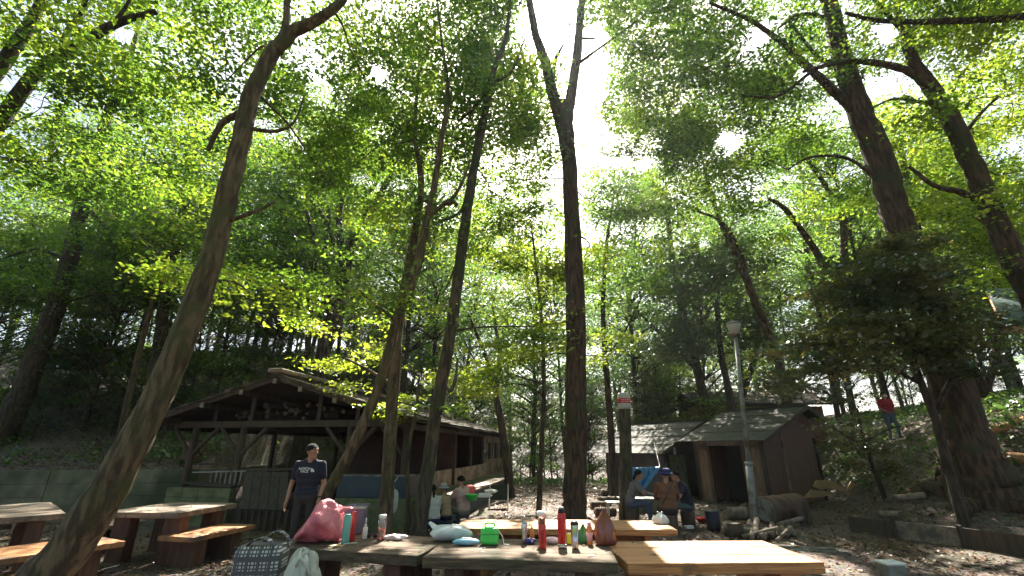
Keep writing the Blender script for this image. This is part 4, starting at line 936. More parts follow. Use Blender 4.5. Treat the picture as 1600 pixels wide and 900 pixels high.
MB().tube(catmull([p+[.07,-.02,.15], p+[.13,-.04,.08], p+[.15,-.05,.01], p+[.2,-.03,.005], p+[.15,0,.005]],5), .004, 5).build('cord', M['white'], t, smooth=True)
bottle('bottle', 'slender brushed steel bottle behind the navy pouch', 819.5,849,9.5,38, [('body','steel',[(.01,0),(.95,0),(1,.02),(1,.68),(.8,.76),(.42,.82),(.4,.88)]),('cap','steel',cyl(.88,1,.5))], mats)
bottle('bottle', 'small orange squeeze bottle with a pointed cap', 831.5,844,8,20, [('body','orange',[(.01,0),(.95,0),(1,.05),(.9,.5),(.5,.75)]),('cap','yellow',[(.4,.75),(.3,.9),(.1,1)])], mats)
p = on(829,849.5); t = thing('pouch', p, 'crumpled navy and white pouch between the steel and red bottles', 'pouch'); crumple(p, .055, .04, .05, amp=.7, seed=8).build('pouch', M['navyitem'], t, smooth=True)
bottle('cup', 'clear takeaway cup with a white lid standing behind the lettered red flask', 846.5,851,13,46, [('cup','clear',[(.01,0),(.7,0),(.9,.85),(.88,.86)]),('lid','white',[(1.1,.86),(1.12,.9),(1.05,1),(.01,1)]),('drink','pink',[(.01,.03),(.66,.03),(.8,.5),(.01,.5)])], mats, cat='cup')
t, p, w, h = bottle('bottle', 'red flask covered with black lettering and a dark cap', 848,857,12,42, [('body','red',[(.01,0),(.95,0),(1,.02),(1,.74),(.85,.8)]),('cap','brownbag',cyl(.8,1,.8))], mats)
def text_obj(s, size, mat, parent, loc, rz=0, vertical=False, bend=None, ext=.0012):
    cu = bpy.data.curves.new('txt', 'FONT'); cu.body = s; cu.size = size; cu.extrude = ext; cu.align_x = 'CENTER'; cu.align_y = 'CENTER'
    o = bpy.data.objects.new('txt', cu); COL.objects.link(o); dg = bpy.context.evaluated_depsgraph_get(); me = bpy.data.meshes.new_from_object(o.evaluated_get(dg)); bpy.data.objects.remove(o)
    n = len(me.vertices); a = np.empty(n*3); me.vertices.foreach_get('co', a); a = a.reshape(-1, 3)
    if vertical: a = np.stack([-a[:,1], a[:,0], a[:,2]], 1)
    X, Y, Z = a[:,0], a[:,1], a[:,2]
    if bend: V = np.stack([np.sin(X/bend)*(bend+Z), -np.cos(X/bend)*(bend+Z), Y], 1)
    else: V = np.stack([X, -Z, Y], 1)
    k, q = math.cos(rz), math.sin(rz); V = V @ np.array([[k,-q,0],[q,k,0],[0,0,1]]).T+np.array(loc)-ORG[parent.name]
    me.vertices.foreach_set('co', V.ravel()); me.materials.clear(); me.materials.append(mat); me.update(); me.name = 'lettering'
    return link('lettering', me, parent)
text_obj('SUPER', w*1.15, M['black'], t, p+[0,0,h*.40], vertical=True, bend=w*1.01)
bottle('bottle', 'tall glossy red vacuum bottle with a black cap and steel foot', 879,856,13.5,57, [('body','red',[(1.0,.10),(1,.78),(.85,.84)]),('foot','steel',[(.01,0),(.98,0),(1.02,.02),(1.02,.10)]),('cap','black',[(.85,.84),(.8,.93),(.6,.96)]),('knob','white',[(.55,.95),(.5,.995),(.01,1)])], mats)
p = on(862,849); t = thing('wrapper', p, 'pink and white packet lying between the two red bottles', 'packet'); crumple(p, .075, .04, .06, amp=.25, seed=14).build('packet', M['tissue'], t, smooth=True)
p = on(889.5,849); t = thing('carton', p, 'small yellow-green carton right of the tall red bottle', 'carton'); MB().box(p+[0,0,.045], (.055,.05,.09), rz=.2).build('box', M['yellow'], t, bevel=.003); MB().box(p+[0,0,.094], (.03,.03,.008), rz=.2).build('tab', M['white'], t)
bottle('tumbler', 'shiny steel tumbler with a slanted black lid', 899,857,13,38, [('body','steel',[(.01,0),(.75,0),(.78,.03),(1,.86)]),('lid','black',[(1.02,.86),(1.0,.92),(.6,1.0),(.01,1.0)])], mats, cat='tumbler')
p = on(912,848); plastic_bag('pouch', 'dark green cloth pouch behind the steel tumbler', p, .055, .04, .17, M['greendark'], 21, knot=True, cat='pouch')
bottle('bottle', 'peach coloured bottle with a small label next to the brown bag', 922,851,9,31, [('body','orange',cyl(0,.8)),('sleeve','pink',[(1.03,.15),(1.03,.55)]),('cap','pink',cyl(.8,1,.7))], mats)
plastic_bag('plastic_bag', 'knotted glossy brown plastic bag at the right end of the dark tables', on(946.5,851), .105, .085, .33, M['brownbag'], 33)
plastic_bag('plastic_bag', 'small knotted white bag on the right end of the long varnished table', on(1033,818), .10, .08, .13, M['whitebag'], 35)
r3 = np.random.default_rng(3)
def table_leaves():
    V = []; T = []
    for _ in range(90):
        x, y = r3.uniform(470, 1190), r3.uniform(846, 874)
        if x > 940 and r3.random() < .55: continue
        p = on(x, min(y, 848+(x-470)*.045+r3.random()*8), TZ+.006); s = r3.uniform(.012,.030); a = r3.random()*6.28; u = np.array([math.cos(a),math.sin(a),r3.normal()*.15])*s; w = np.array([-math.sin(a),math.cos(a),.2])*s*.5
        V += [p-u, p+w, p+u, p-w]; T += [r3.random()]*4
    for _ in range(70):
        p = PZ(r3.uniform(20,340), r3.uniform(789,800), .73); s = r3.uniform(.02,.045); a = r3.random()*6.28; u = np.array([math.cos(a),math.sin(a),0])*s; w = np.array([-math.sin(a),math.cos(a),.2])*s*.5
        O_, u_, w_, Lu_, Lw_ = rect([(245,807),(352,789),(291,781.5),(192,795)], .72)
        d = p-O_
        if abs(d@u_) > Lu_/2-.05 or abs(d@w_) > Lw_/2-.05: continue
        V += [p-u, p+w, p+u, p-w]; T += [r3.random()]*4
    return np.array(V), np.array(T)
V, T = table_leaves(); tag(link('table_litter', make_quads('table_litter', V, T, M['litter'])), 'tiny dead leaves scattered over the table tops', 'fallen leaves', kind='stuff')

# checked insulated bag and white bag in front
mt, nt, N, L, out = newmat('check_fabric')
b = N('ShaderNodeBsdfPrincipled'); L(b.outputs[0], out.inputs[0]); b.inputs['Roughness'].default_value = .6
tc = N('ShaderNodeTexCoord'); acc = None
for ax, sc, th in (('X',75,.10),('Z',85,.05),('X',26,.55),('Z',22,.6)):
    w = N('ShaderNodeTexWave'); w.wave_type = 'BANDS'; w.bands_direction = ax; w.inputs['Scale'].default_value = sc/6.28; w.inputs['Distortion'].default_value = .6; w.inputs['Detail Scale'].default_value = 2; L(tc.outputs['Object'], w.inputs['Vector'])
    g_ = N('ShaderNodeMath'); g_.operation = 'GREATER_THAN'; L(w.outputs['Fac'], g_.inputs[0]); g_.inputs[1].default_value = .62+th*.3
    if acc is None: acc = g_
    else:
        a_ = N('ShaderNodeMath'); a_.operation = 'MAXIMUM'; L(acc.outputs[0], a_.inputs[0]); L(g_.outputs[0], a_.inputs[1]); acc = a_
mxx = N('ShaderNodeMix'); mxx.data_type = 'RGBA'; L(acc.outputs[0], mxx.inputs[0]); mxx.inputs[6].default_value = (.58,.57,.55,1); mxx.inputs[7].default_value = (.09,.09,.10,1); L(mxx.outputs[2], b.inputs['Base Color'])
M['check'] = mt
p = np.array([PY(410,870,3.75)[0], 3.75, .421]); zt_ = PY(410,852,3.75)[2]; hh = zt_-p[2]; k = mpp(np.array([p[0],3.75,.9]))
t = thing('insulated_bag', p, 'black and white checked insulated bag in the lower left foreground', 'bag')
MB().box(p+[0,0,hh/2], (68*k,.26,hh), rz=.12).build('body', M['check'], t, bevel=.035)
def arch(c, w_, h_, y0, nm='handle'):
    pts = [c+np.array([-w_/2+w_*x, y0, -h_*.25+h_*math.sin(math.pi*x)**.6]) for x in np.linspace(.03,.97,9)]
    MB().grid([pts, [q+np.array([0,.045,.0]) for q in pts]]).build(nm, M['check'], t, solid=.008, smooth=True)
arch(p+[.02,0,hh], 50*k, .085, -.11); arch(p+[.05,0,hh], 46*k, .11, .06)
MB().box(p+[0,0,hh-.005], (62*k,.22,.035), rz=.12).build('lid', M['check'], t, bevel=.015)
MB().box(p+[-34*k,-.09,hh*.97], (.02,.03,.04)).build('zip_end', M['black'], t)
p = np.array([PY(466,880,3.7)[0]+.01, 3.72, .421]); t = thing('plastic_bag', p, 'crumpled off-white bag leaning on the checked bag in the foreground', 'plastic bag'); hb_ = PY(466,872,3.72)[2]-.42; crumple(np.array(p), 26*k, .13, hb_*1.08, n=20, amp=.42, seed=77).build('bag', M['greybag'], t, smooth=True)
crumple(np.array(p)+[.07,-.05,hb_*.25], 13*k, .09, hb_*.8, n=14, amp=.8, seed=5).build('fold', M['greybag'], t, smooth=True)
arr = catmull([(p[0]+.02, p[1]-.12, p[2]+hb_*.95), (p[0]+.06, p[1]-.15, p[2]+hb_*1.05), (p[0]+.12, p[1]-.1, p[2]+hb_*.8)], 4); MB().tube(arr, .012, 7).build('handle', M['greybag'], t, smooth=True)

# ================================================================ small things on the ground
p = PZ(1400,893,0); t = thing('bucket', p, 'small grey lidded bin on the leaf litter at the lower right', 'bin'); k = mpp(p)
p = PZ(1402,925,0); k = mpp(p); hh = .30
MB().box(p+[0,0,hh/2], (.20,.17,hh), taper=1.12).build('body', M['metal_grey'], t, bevel=.015); MB().box(p+[0,0,hh+.012], (.25,.21,.03)).build('lid', M['white'], t, bevel=.01); MB().bar(p+[-.04,-.02,hh+.035], p+[.04,-.02,hh+.045], .02, .015).build('grip', M['white'], t)
p = PZ(1116,827,0); t = thing('bin', p, 'dark blue round bin on the ground near the crouching people', 'bin')
MB().lathe([(.12,0),(.14,.02),(.15,.34),(.155,.36),(.14,.37),(.12,.05)], p, 20).build('tub', M['bin'], t, smooth=True); MB().lathe([(.157,.33),(.162,.36)], p, 20).build('rim', M['bin'], t)
p = PZ(1097,816,0); t = thing('pot', p, 'bright red bowl with a yellow cord by the bin', 'bowl')
MB().lathe([(.08,.0),(.15,.09),(.16,.10),(.14,.095),(.02,.12)], p, 18).build('bowl', M['red'], t, smooth=True)
MB().tube(catmull([p+[.12,-.1,.11], p+[.16,-.3,.06], p+[.0,-.45,.02], p+[-.1,-.6,.02], p+[-.12,-.5,.02]],5), .014, 6).build('cord', M['yellow'], t, smooth=True)
p = PZ(1077,826,0); t = thing('packet', p, 'pale paper packet on the ground left of the red bowl', 'packet'); MB().box(p+[0,0,.03], (.18,.1,.06), rz=.3).build('packet', M['white'], t, bevel=.01)
p = PZ(1238,800,0); a = PY(1192,792,11.8)
t = thing('oil_drum', (5.9,11.2,0), 'large rusty drum lying on its side in front of the shed corner', 'drum')
a, b2 = PY(1196,800,11.6), PY(1248,797,12.3); a[2] = .29; b2[2] = .30; d = (b2-a)/np.linalg.norm(b2-a)
MB().tube([a, a+d*.01, a+(b2-a)*.33, a+(b2-a)*.34, a+(b2-a)*.36, a+(b2-a)*.66, a+(b2-a)*.68, b2-d*.01, b2], [.27,.29,.28,.295,.28,.28,.295,.29,.28], 24).build('shell', M['iron'], t, smooth=True)
MB().tube([a-d*.004, a-d*.001], .25, 24).build('end', M['metal_grey'], t)
fw = [((1170,826),(1184,800),.07),((1180,836),(1196,812),.06),((1192,838),(1212,815),.07),((1205,836),(1233,800),.06),((1216,820),(1240,838),.055),((1228,834),(1208,806),.07),((1160,838),(1205,842),.03),((1240,834),(1222,816),.06),((1187,806),(1212,800),.08),((1175,840),(1178,816),.05),((1214,845),(1247,840),.035),((1150,800),(1172,806),.06)]
for i, (q0, q1, r_) in enumerate(fw):
    a = PZ(q0[0], q0[1], r_); b2 = PZ(q1[0], min(q1[1], q0[1]-1) if abs(q1[1]-q0[1]) > 12 else q1[1], r_); d = b2-a; d = d/np.linalg.norm(d); b2 = a+d*random.uniform(.45,.7); b2[2] = r_+random.uniform(0,.24)
    o = noisy_log(MB(), a, b2, r_, r_*.9, 8).build('firewood_log', M['firewood'], loc=(a[0],a[1],0), smooth=True); tag(o, 'split grey firewood log lying in the heap at the foot of the lamp post', 'log', 'firewood heap by the lamp post')
p = PZ(1147,836,0); t = thing('stump', p, 'short dark stump left of the lamp post foot', 'stump'); MB().tube([p-[0,0,.05], p+[0,0,.22]], [.17,.19], 14, jit=.12).build('wood', M['timber_lit'], t, smooth=True); MB().tube([p+[0,0,.215], p+[0,0,.228]], .17, 14, jit=.1).build('cut_face', M['logend'], t)
p = PZ(1152,812,0); t = thing('round_log', p, 'short pale log lying left of the lamp post', 'log'); noisy_log(MB(), p+[-.18,.1,.14], p+[.3,.0,.14], .14, .13, 14).build('wood', M['firewood'], t, smooth=True)
p = PZ(1174,834,0); t = thing('stone_slab', p, 'flat mossy stone slab against the lamp post foot', 'stone'); MB().box(p+[0,0,.05], (.5,.35,.13), rz=.3, taper=.85).build('slab', M['stone'], t, bevel=.03)
t = thing('stake', PZ(1256,822,0), 'pair of short dark stakes at the edge of the slope beside the drum', 'stakes')
for px, h_ in ((1255,.35),(1266,.48)):
    p = PZ(px, 822, 0); p[2] = gz(p[0],p[1]); MB().tube([p-[0,0,.1], p+[0,0,h_]], .055, 9, jit=.08).build('stake', M['timber_lit'], t)
p = PZ(1255,812,.0); t = thing('crate', p+[-.05,.3,0], 'pale green plastic crate behind the stakes by the shed', 'crate')
q = p+[-.05,.4,.0]; m = MB()
for dx, dy, sx, sy in ((0,-.2,.5,.02),(0,.2,.5,.02),(-.25,0,.02,.42),(.25,0,.02,.42)): m.box(q+[dx,dy,.20], (sx,sy,.36))
m.box(q+[0,0,.03], (.5,.4,.02)); m.build('walls', M['turq'], t, bevel=.006); MB().box(q+[0,-.212,.33], (.4,.006,.05)).build('label', M['greendark'], t)
# yellow boards against the shed wall
p = PY(1290,775,13.2); t = thing('board_scrap', (p[0],p[1],gz(p[0],p[1])), 'torn yellowish sheets of board leaning low against the shed wall', 'board')
for i, (pl, y) in enumerate((([(1256,778),(1268,765),(1296,768),(1306,771),(1283,777)],12.7),([(1271,760),(1276,750),(1300,751),(1322,762),(1318,768),(1296,762),(1284,766)],12.9),([(1322,768),(1330,752),(1338,757),(1330,764)],12.8))):
    MB().prism([PY(a,b_,y) for a, b_ in pl], (0,.03,0)).build('sheet', M['yellowboard'], t)
# log steps and logs on the right bank
def bank_log(px0, py0, px1, py1, r_, label, group=None, mat='firewood'):
    a, b2 = onground(px0, py0), onground(px1, py1); a[2] = gz(a[0],a[1])+r_*.6; b2[2] = gz(b2[0],b2[1])+r_*.6
    t = thing('log', (a+b2)/2, label, 'log', group); noisy_log(MB(), a, b2, r_, r_*.9, 12).build('bark', M[mat], t, smooth=True); d = (b2-a)/np.linalg.norm(b2-a)
    MB().tube([a-d*.012, a-d*.004], r_*.93, 12).build('cut_end', M['logend'], t)
bank_log(1402,782,1447,778,.07,'short cut log lying left of the giant trunk roots, upper one'); bank_log(1374,806,1405,808,.06,'dark short log near the end of the board edging'); bank_log(1446,757,1478,753,.08,'pale log step just above the giant trunk roots, left side')
bank_log(1412,668,1460,658,.06,'thin log lying by the path under the red-shirted man')
bank_log(1572,722,1612,725,.12,'sunlit orange cut log at the right edge behind the roots', mat='wood_new')
t = thing('log_rail', onground(1560,700), 'long sunlit reddish log laid along a low plank wall at the right edge', 'log rail')
y = 10.6; MB().tube([PY(1535,680,y), PY(1575,668,y), PY(1610,657,y), PY(1680,640,y)], [.09,.11,.13,.12], 12, jit=.1).build('log', M['wood_new'], t, smooth=True)
MB().prism([PY(1526,681,y+.15), PY(1590,690,y+.15), PY(1680,690,y+.15), PY(1680,640,y+.15), PY(1590,672,y+.15), PY(1530,676,y+.15)], (0,.06,0)).build('plank', M['wood_grey'], t)
MB().bar(PY(1540,700,y), PY(1538,674,y), .06, .05, up=(0,1,0)).build('stake', M['timber'], t)
# barrel at the left
p = PZ(231,800,0)+[0,1.3,0]; p[2] = gz(p[0],p[1]); t = thing('barrel', p, 'small rusty drum standing at the foot of the concrete wall behind the left table', 'drum')
MB().lathe([(.27,0),(.28,.02),(.27,.3),(.28,.31),(.27,.33),(.27,.62),(.285,.65),(.25,.65),(.24,.4)], p, 22).build('shell', M['iron'], t, smooth=True); MB().lathe([(.283,.6),(.288,.64)], p, 22).build('rim', M['timber'], t)
p = PZ(340,812,0); t = thing('carrier_bag', p, 'green and white carrier bag on the ground under the left table', 'plastic bag'); crumple(p, .12, .1, .22, seed=2).build('bag', M['greendark'], t, smooth=True); crumple(p+[-.12,-.05,0], .08, .07, .12, seed=3).build('wrap', M['whitebag'], t, smooth=True)
# cross braces / chairs behind the log post : stacked logs seats
for i, (px, py) in enumerate(((945,800),(950,782),(938,790),(955,770))):
    a = PZ(px-14, py, .1); b2 = PZ(px+16, py-1, .1); t = thing('cut_log', (a+b2)/2-[0,0,.1], '%s dark log seat in the pile left of the log post' % ['nearest','second nearest','leftmost','farthest'][i], 'log', 'log seats left of the log post')
    noisy_log(MB(), a, b2, .11, .11, 12).build('bark', M['timber_lit'], t, smooth=True); MB().tube([a-[.012,0,0], a-[.003,0,0]], .1, 12).build('cut_end', M['logend'], t)
# folding chair frame near the post left, and behind the V tree
p = PZ(962,812,0); t = thing('folding_table', p, 'small pale folding stool frame left of the log post', 'stool'); k = .3
for dx in (-.18,.18):
    for dy in (-.12,.12): MB().tube([p+[dx,dy,0], p+[dx*.9,dy,.38]], .014, 6).build('leg', M['offwhite'], t)
MB().box(p+[0,0,.39], (.42,.32,.03)).build('seat', M['offwhite'], t, bevel=.006)
p = PZ(779,795,0); t = thing('camp_chair', p, 'white-framed low camp chair beyond the wash trough', 'chair')
MB().grid([[p+[-.25,-.2,.25], p+[.25,-.2,.25]], [p+[-.25,.2,.2], p+[.25,.2,.2]], [p+[-.25,.42,.6], p+[.25,.42,.6]]]).build('seat', M['black'], t, solid=.01)
for s in (-.27,.27): MB().tube([p+[s,-.25,0], p+[s,-.2,.26], p+[s,.2,.21], p+[s,.43,.62]], .014, 6).build('side_frame', M['white'], t); MB().tube([p+[s,.35,0], p+[s,.1,.24]], .014, 6).build('leg', M['white'], t)
# low fire hearth of blocks at the people
p = PZ(1022,812,0); t = thing('hearth', p+[0,1.3,0], 'low grey hearth blocks in front of the seated people by the tarp', 'hearth')
MB().box(p+[0,1.3,.17], (1.0,.5,.34)).build('block', M['stone'], t, bevel=.02); MB().box(p+[-.02,1.3,.355], (1.06,.56,.03)).build('grill_plate', M['metal_grey'], t, bevel=.006)
# ================================================================ people
def capsule(m, a, b, ra, rb, seg=12):
    a, b = np.array(a, float), np.array(b, float); d = b-a; L = np.linalg.norm(d)
    if L < 1e-5: return m.sphere(a, ra, seg)
    d /= L; n = 4; pts = []; rr = []
    for i in range(n): t = (i+.15)/n*math.pi/2; pts.append(a-d*ra*math.cos(t)); rr.append(ra*math.sin(t))
    pts.append(a); rr.append(ra); pts.append(b); rr.append(rb)
    for i in range(n-1, -1, -1): t = (i+.15)/n*math.pi/2; pts.append(b+d*rb*math.cos(t)); rr.append(rb*math.sin(t))
    return m.tube(pts, rr, seg)
SKIN = pmat('skin', (.42,.23,.15), .55, (.36,.18,.12), 10)
def person(label, loc, yaw, J, cloth, hair=(.02,.015,.015), voxel=.011, hat=None, mask=False, scale=1.0, group=None, extra=None, longhair=False, headturn=0):
    """J: joints in metres, body facing -y; cloth: dict of region -> material"""
    caps = []
    def c(a, b, ra, rb, tag_): caps.append((np.array(a, float), np.array(b, float), ra, rb, tag_))
    h = np.array(J['head']); nk = np.array(J['neck']); ch = np.array(J['chest']); wa = np.array(J['waist']); pe = np.array(J['pelvis'])
    sd = np.array(J.get('side', (1, 0, 0)), float)
    fw = np.array([math.sin(headturn), -math.cos(headturn), -.05]); hs = np.array([math.cos(headturn), math.sin(headturn), 0])
    c(h+[0,0,.035]-fw*.012, h+[0,0,.02]-fw*-.01, .088, .086, 'skin'); c(h+[0,0,-.03]+fw*.02, h+[0,0,-.072]+fw*.045, .066, .042, 'skin')
    c(h+fw*.095+[0,0,.005], h+fw*.112+[0,0,-.022], .010, .014, 'skin'); c(h+fw*.080+hs*.018+[0,0,-.055], h+fw*.080-hs*.018+[0,0,-.055], .009, .009, 'skin')
    for s in (-1, 1): c(h+hs*s*.085+[0,0,.012], h+hs*s*.088+[0,0,-.02], .014, .011, 'skin')
    c(h-[0,0,.06], nk, .052, .056, 'skin')
    c(nk-sd*.06, nk+sd*.06, .045, .045, 'top')
    c(ch-sd*.085, ch+sd*.085, .118, .118, 'top'); c(ch-sd*.08+[0,0,.06], ch+sd*.08+[0,0,.06], .10, .10, 'top')
    m_ = (ch+wa)/2; c(m_-sd*.075, m_+sd*.075, .112, .112, 'top'); c(wa-sd*.07, wa+sd*.07, .108, .108, 'top'); c(pe-sd*.075, pe+sd*.075, .115, .115, 'bottom'); c((pe+wa)/2-sd*.08, (pe+wa)/2+sd*.08, .112, .112, 'top')
    for s, S_ in ((-1, 'l'), (1, 'r')):
        sh, el, wr, hp, kn, an, to = [np.array(J[k+S_]) for k in ('sh', 'el', 'wr', 'hp', 'kn', 'an', 'to')]
        c(nk-[0,0,.03], sh, .05, .060, 'top'); c(sh, sh*.35+el*.65, .062, .056, 'top'); c(sh, el, .048, .040, 'sleeve2'); c(el, wr, .040, .026, 'arm')
        hd = (wr-el)/np.linalg.norm(wr-el); k2 = np.array(J.get('hand'+S_, hd), float); k2 = k2/np.linalg.norm(k2); hd = k2
        tb = np.array([0, -1, 0.2]); tb = tb-hd*np.dot(tb, hd); tb /= np.linalg.norm(tb)+1e-6; pn = np.cross(hd, tb)
        if pn @ (sd*-s) < 0: pn = -pn
        c(wr, wr+hd*.045+tb*.012, .026, .024, 'skin'); c(wr+hd*.03-tb*.018, wr+hd*.078-tb*.022, .017, .015, 'skin'); c(wr+hd*.03+tb*.018, wr+hd*.08+tb*.022, .017, .015, 'skin')
        for q, (off, ln) in enumerate(((.030,.062),(.010,.072),(-.011,.066),(-.031,.050))):
            f0 = wr+hd*.080+tb*off; f1 = f0+(hd+pn*.12)*ln*.5; f2 = f1+(hd*.9+pn*.45)*ln*.5; c(f0, f1, .0105, .0095, 'skin'); c(f1, f2, .0095, .0078, 'skin')
        f0 = wr+hd*.02+tb*.022; f1 = f0+(tb*.75+hd*.6)*.035; c(f0, f1, .014, .012, 'skin'); c(f1, f1+(hd+tb*.2+pn*.15)*.032, .012, .0095, 'skin')
        c(hp, kn, .088, .062, 'bottom'); c(kn, an, .060, .044, 'leg'); c(kn+[0,.015,-.10], kn+[0,.01,-.2], .056, .050, 'leg')
        c(an-[0,0,.03], to, .040, .034, 'shoe'); c(an+[0,.03,-.03], an-[0,0,.03], .04, .04, 'shoe')
    m = MB()
    for a, b_, ra, rb, _ in caps: capsule(m, a, b_, ra, rb, 12)
    V = np.vstack(m.v); me = bpy.data.meshes.new('tmp'); me.from_pydata(V.tolist(), [], m.f); o = bpy.data.objects.new('tmp', me); COL.objects.link(o)
    md = o.modifiers.new('r', 'REMESH'); md.mode = 'VOXEL'; md.voxel_size = voxel; md.use_smooth_shade = True
    sm = o.modifiers.new('s', 'SMOOTH'); sm.factor = .5; sm.iterations = 3
    dg = bpy.context.evaluated_depsgraph_get(); bm_ = bpy.data.meshes.new_from_object(o.evaluated_get(dg)); bpy.data.objects.remove(o)
    n = len(bm_.vertices); co_ = np.empty(n*3); bm_.vertices.foreach_get('co', co_); co_ = co_.reshape(-1, 3)
    nf = len(bm_.polygons); ce = np.empty(nf*3); bm_.polygons.foreach_get('center', ce); ce = ce.reshape(-1, 3)
    best = np.full(nf, 1e9); idx = np.zeros(nf, int)
    for i, (a, b_, ra, rb, _) in enumerate(caps):
        d = b_-a; t = np.clip(((ce-a) @ d)/max(d @ d, 1e-9), 0, 1); q = np.abs(np.linalg.norm(ce-(a+t[:, None]*d), axis=1)-(ra+(rb-ra)*t)); k = q < best; best[k] = q[k]; idx[k] = i
    names = ['skin', 'top', 'bottom', 'shoe', 'arm', 'leg', 'sleeve2']; mm = {'skin': SKIN, 'arm': SKIN, 'sleeve2': SKIN, 'shoe': M['black'], **cloth}; mm.setdefault('leg', mm['bottom'])
    mi = np.array([names.index(cp_[4]) for cp_ in caps])[idx]
    k, q = math.cos(yaw), math.sin(yaw); Rm = np.array([[k,-q,0],[q,k,0],[0,0,1]])*scale; loc = np.array(loc, float)
    t = thing('person', loc, label, 'person', group)
    bm_.vertices.foreach_set('co', (co_ @ Rm.T).ravel()); bm_.materials.clear(); [bm_.materials.append(mm[x]) for x in names]; bm_.polygons.foreach_set('material_index', mi.astype(np.int32)); bm_.shade_smooth(); bm_.update(); bm_.name = 'body'
    link('body', bm_, t)
    def add(name, mb, mat, **kw):
        mb.v = [(v @ Rm.T)+loc for v in mb.v]; return mb.build(name, mat, t, smooth=True, **kw)
    hm = pmat('hair', (.008,.007,.007), .95)
    hb = MB(); P = []
    for i in range(11):
        el = math.pi*.56*i/10; row = []
        for j in range(25):
            a = 2*math.pi*j/24; dirv = fw*math.cos(a)+hs*math.sin(a); front = max(0, math.cos(a))
            e2 = el*(1-.24*front**1.5)*(1.0+(.25 if longhair else .12)*max(0, -math.cos(a))); r = .0965+.004*math.sin(7*a+i)*(i/10)+.004*math.sin(13*a+i*2)*(i/10); e2 *= 1+.06*math.sin(9*a+1)*(i > 7)
            row.append(h+[0,0,.025]-fw*.008+(dirv*math.sin(e2)*r*.98+np.array([0,0,1])*math.cos(e2)*r*1.02))
        P.append(row)
    hb.grid(P[::-1]); add('hair', hb, hm, solid=.008)
    if longhair: add('ponytail', MB().tube([h-fw*.09, h-fw*.12-[0,0,.08], h-fw*.10-[0,0,.2]], [.03,.035,.015], 10), hm)
    if not hat or True:
        eb = MB(); [eb.sphere(h+fw*.087+hs*s*.032+[0,0,.014], (.010,.006,.006), 8) for s in (-1, 1)]; add('eyes', eb, M['black'])
        eb = MB(); [eb.bar(h+fw*.090+hs*(s*.018)+[0,0,.034], h+fw*.088+hs*(s*.048)+[0,0,.034], .006, .006) for s in (-1, 1)]; add('eyebrows', eb, hm)
    if hat:
        hb = MB().lathe([(.105,.045),(.108,.075),(.10,.12),(.06,.14),(.01,.142)], h, 20); ht = add('hat', hb, hat)
        hb = MB().lathe([(.10,.06),(.14,.045),(.165,.02),(.16,.017),(.10,.045)], h, 20); add('hat_brim', hb, hat)
    if mask:
        P = [[h+fw*(.100-.030*abs(x)**1.7+.012*(1-abs(z)))+hs*x*.062+[0,0,-.035+z*.036] for x in np.linspace(-1,1,9)] for z in np.linspace(-1,1,5)]
        add('face_mask', MB().grid(P), M['white'], solid=.004)
    if extra: extra(t, add, J)
    return t
def stand(**k):
    J = dict(head=(0,-.02,1.60), neck=(0,0,1.45), chest=(0,0,1.27), waist=(0,.01,1.05), pelvis=(0,.01,.93),
        shl=(-.185,0,1.40), ell=(-.245,.03,1.12), wrl=(-.25,-.03,.88), shr=(.185,0,1.40), elr=(.245,.03,1.12), wrr=(.25,-.03,.88),
        hpl=(-.09,0,.90), knl=(-.10,-.02,.49), anl=(-.11,.03,.09), tol=(-.13,-.15,.035), hpr=(.09,0,.90), knr=(.10,-.02,.49), anr=(.11,.03,.09), tor=(.13,-.15,.035)); J.update(k); return J
def sit(seat=.38, **k):
    s = seat+.10
    J = dict(head=(0,-.10,s+.70), neck=(0,-.05,s+.54), chest=(0,-.02,s+.36), waist=(0,.02,s+.14), pelvis=(0,.03,s+.02),
        shl=(-.18,-.04,s+.49), ell=(-.24,-.12,s+.24), wrl=(-.14,-.34,s+.18), shr=(.18,-.04,s+.49), elr=(.24,-.12,s+.24), wrr=(.14,-.34,s+.18),
        hpl=(-.09,0,s), knl=(-.13,-.40,s+.04), anl=(-.12,-.40,.09), tol=(-.14,-.56,.035), hpr=(.09,0,s), knr=(.13,-.40,s+.04), anr=(.12,-.40,.09), tor=(.14,-.56,.035)); J.update(k); return J
NAVY = pmat('navy_cloth', (.014,.014,.032), .85, (.02,.02,.042), 18)
DKP = pmat('dark_trousers', (.03,.028,.028), .85)
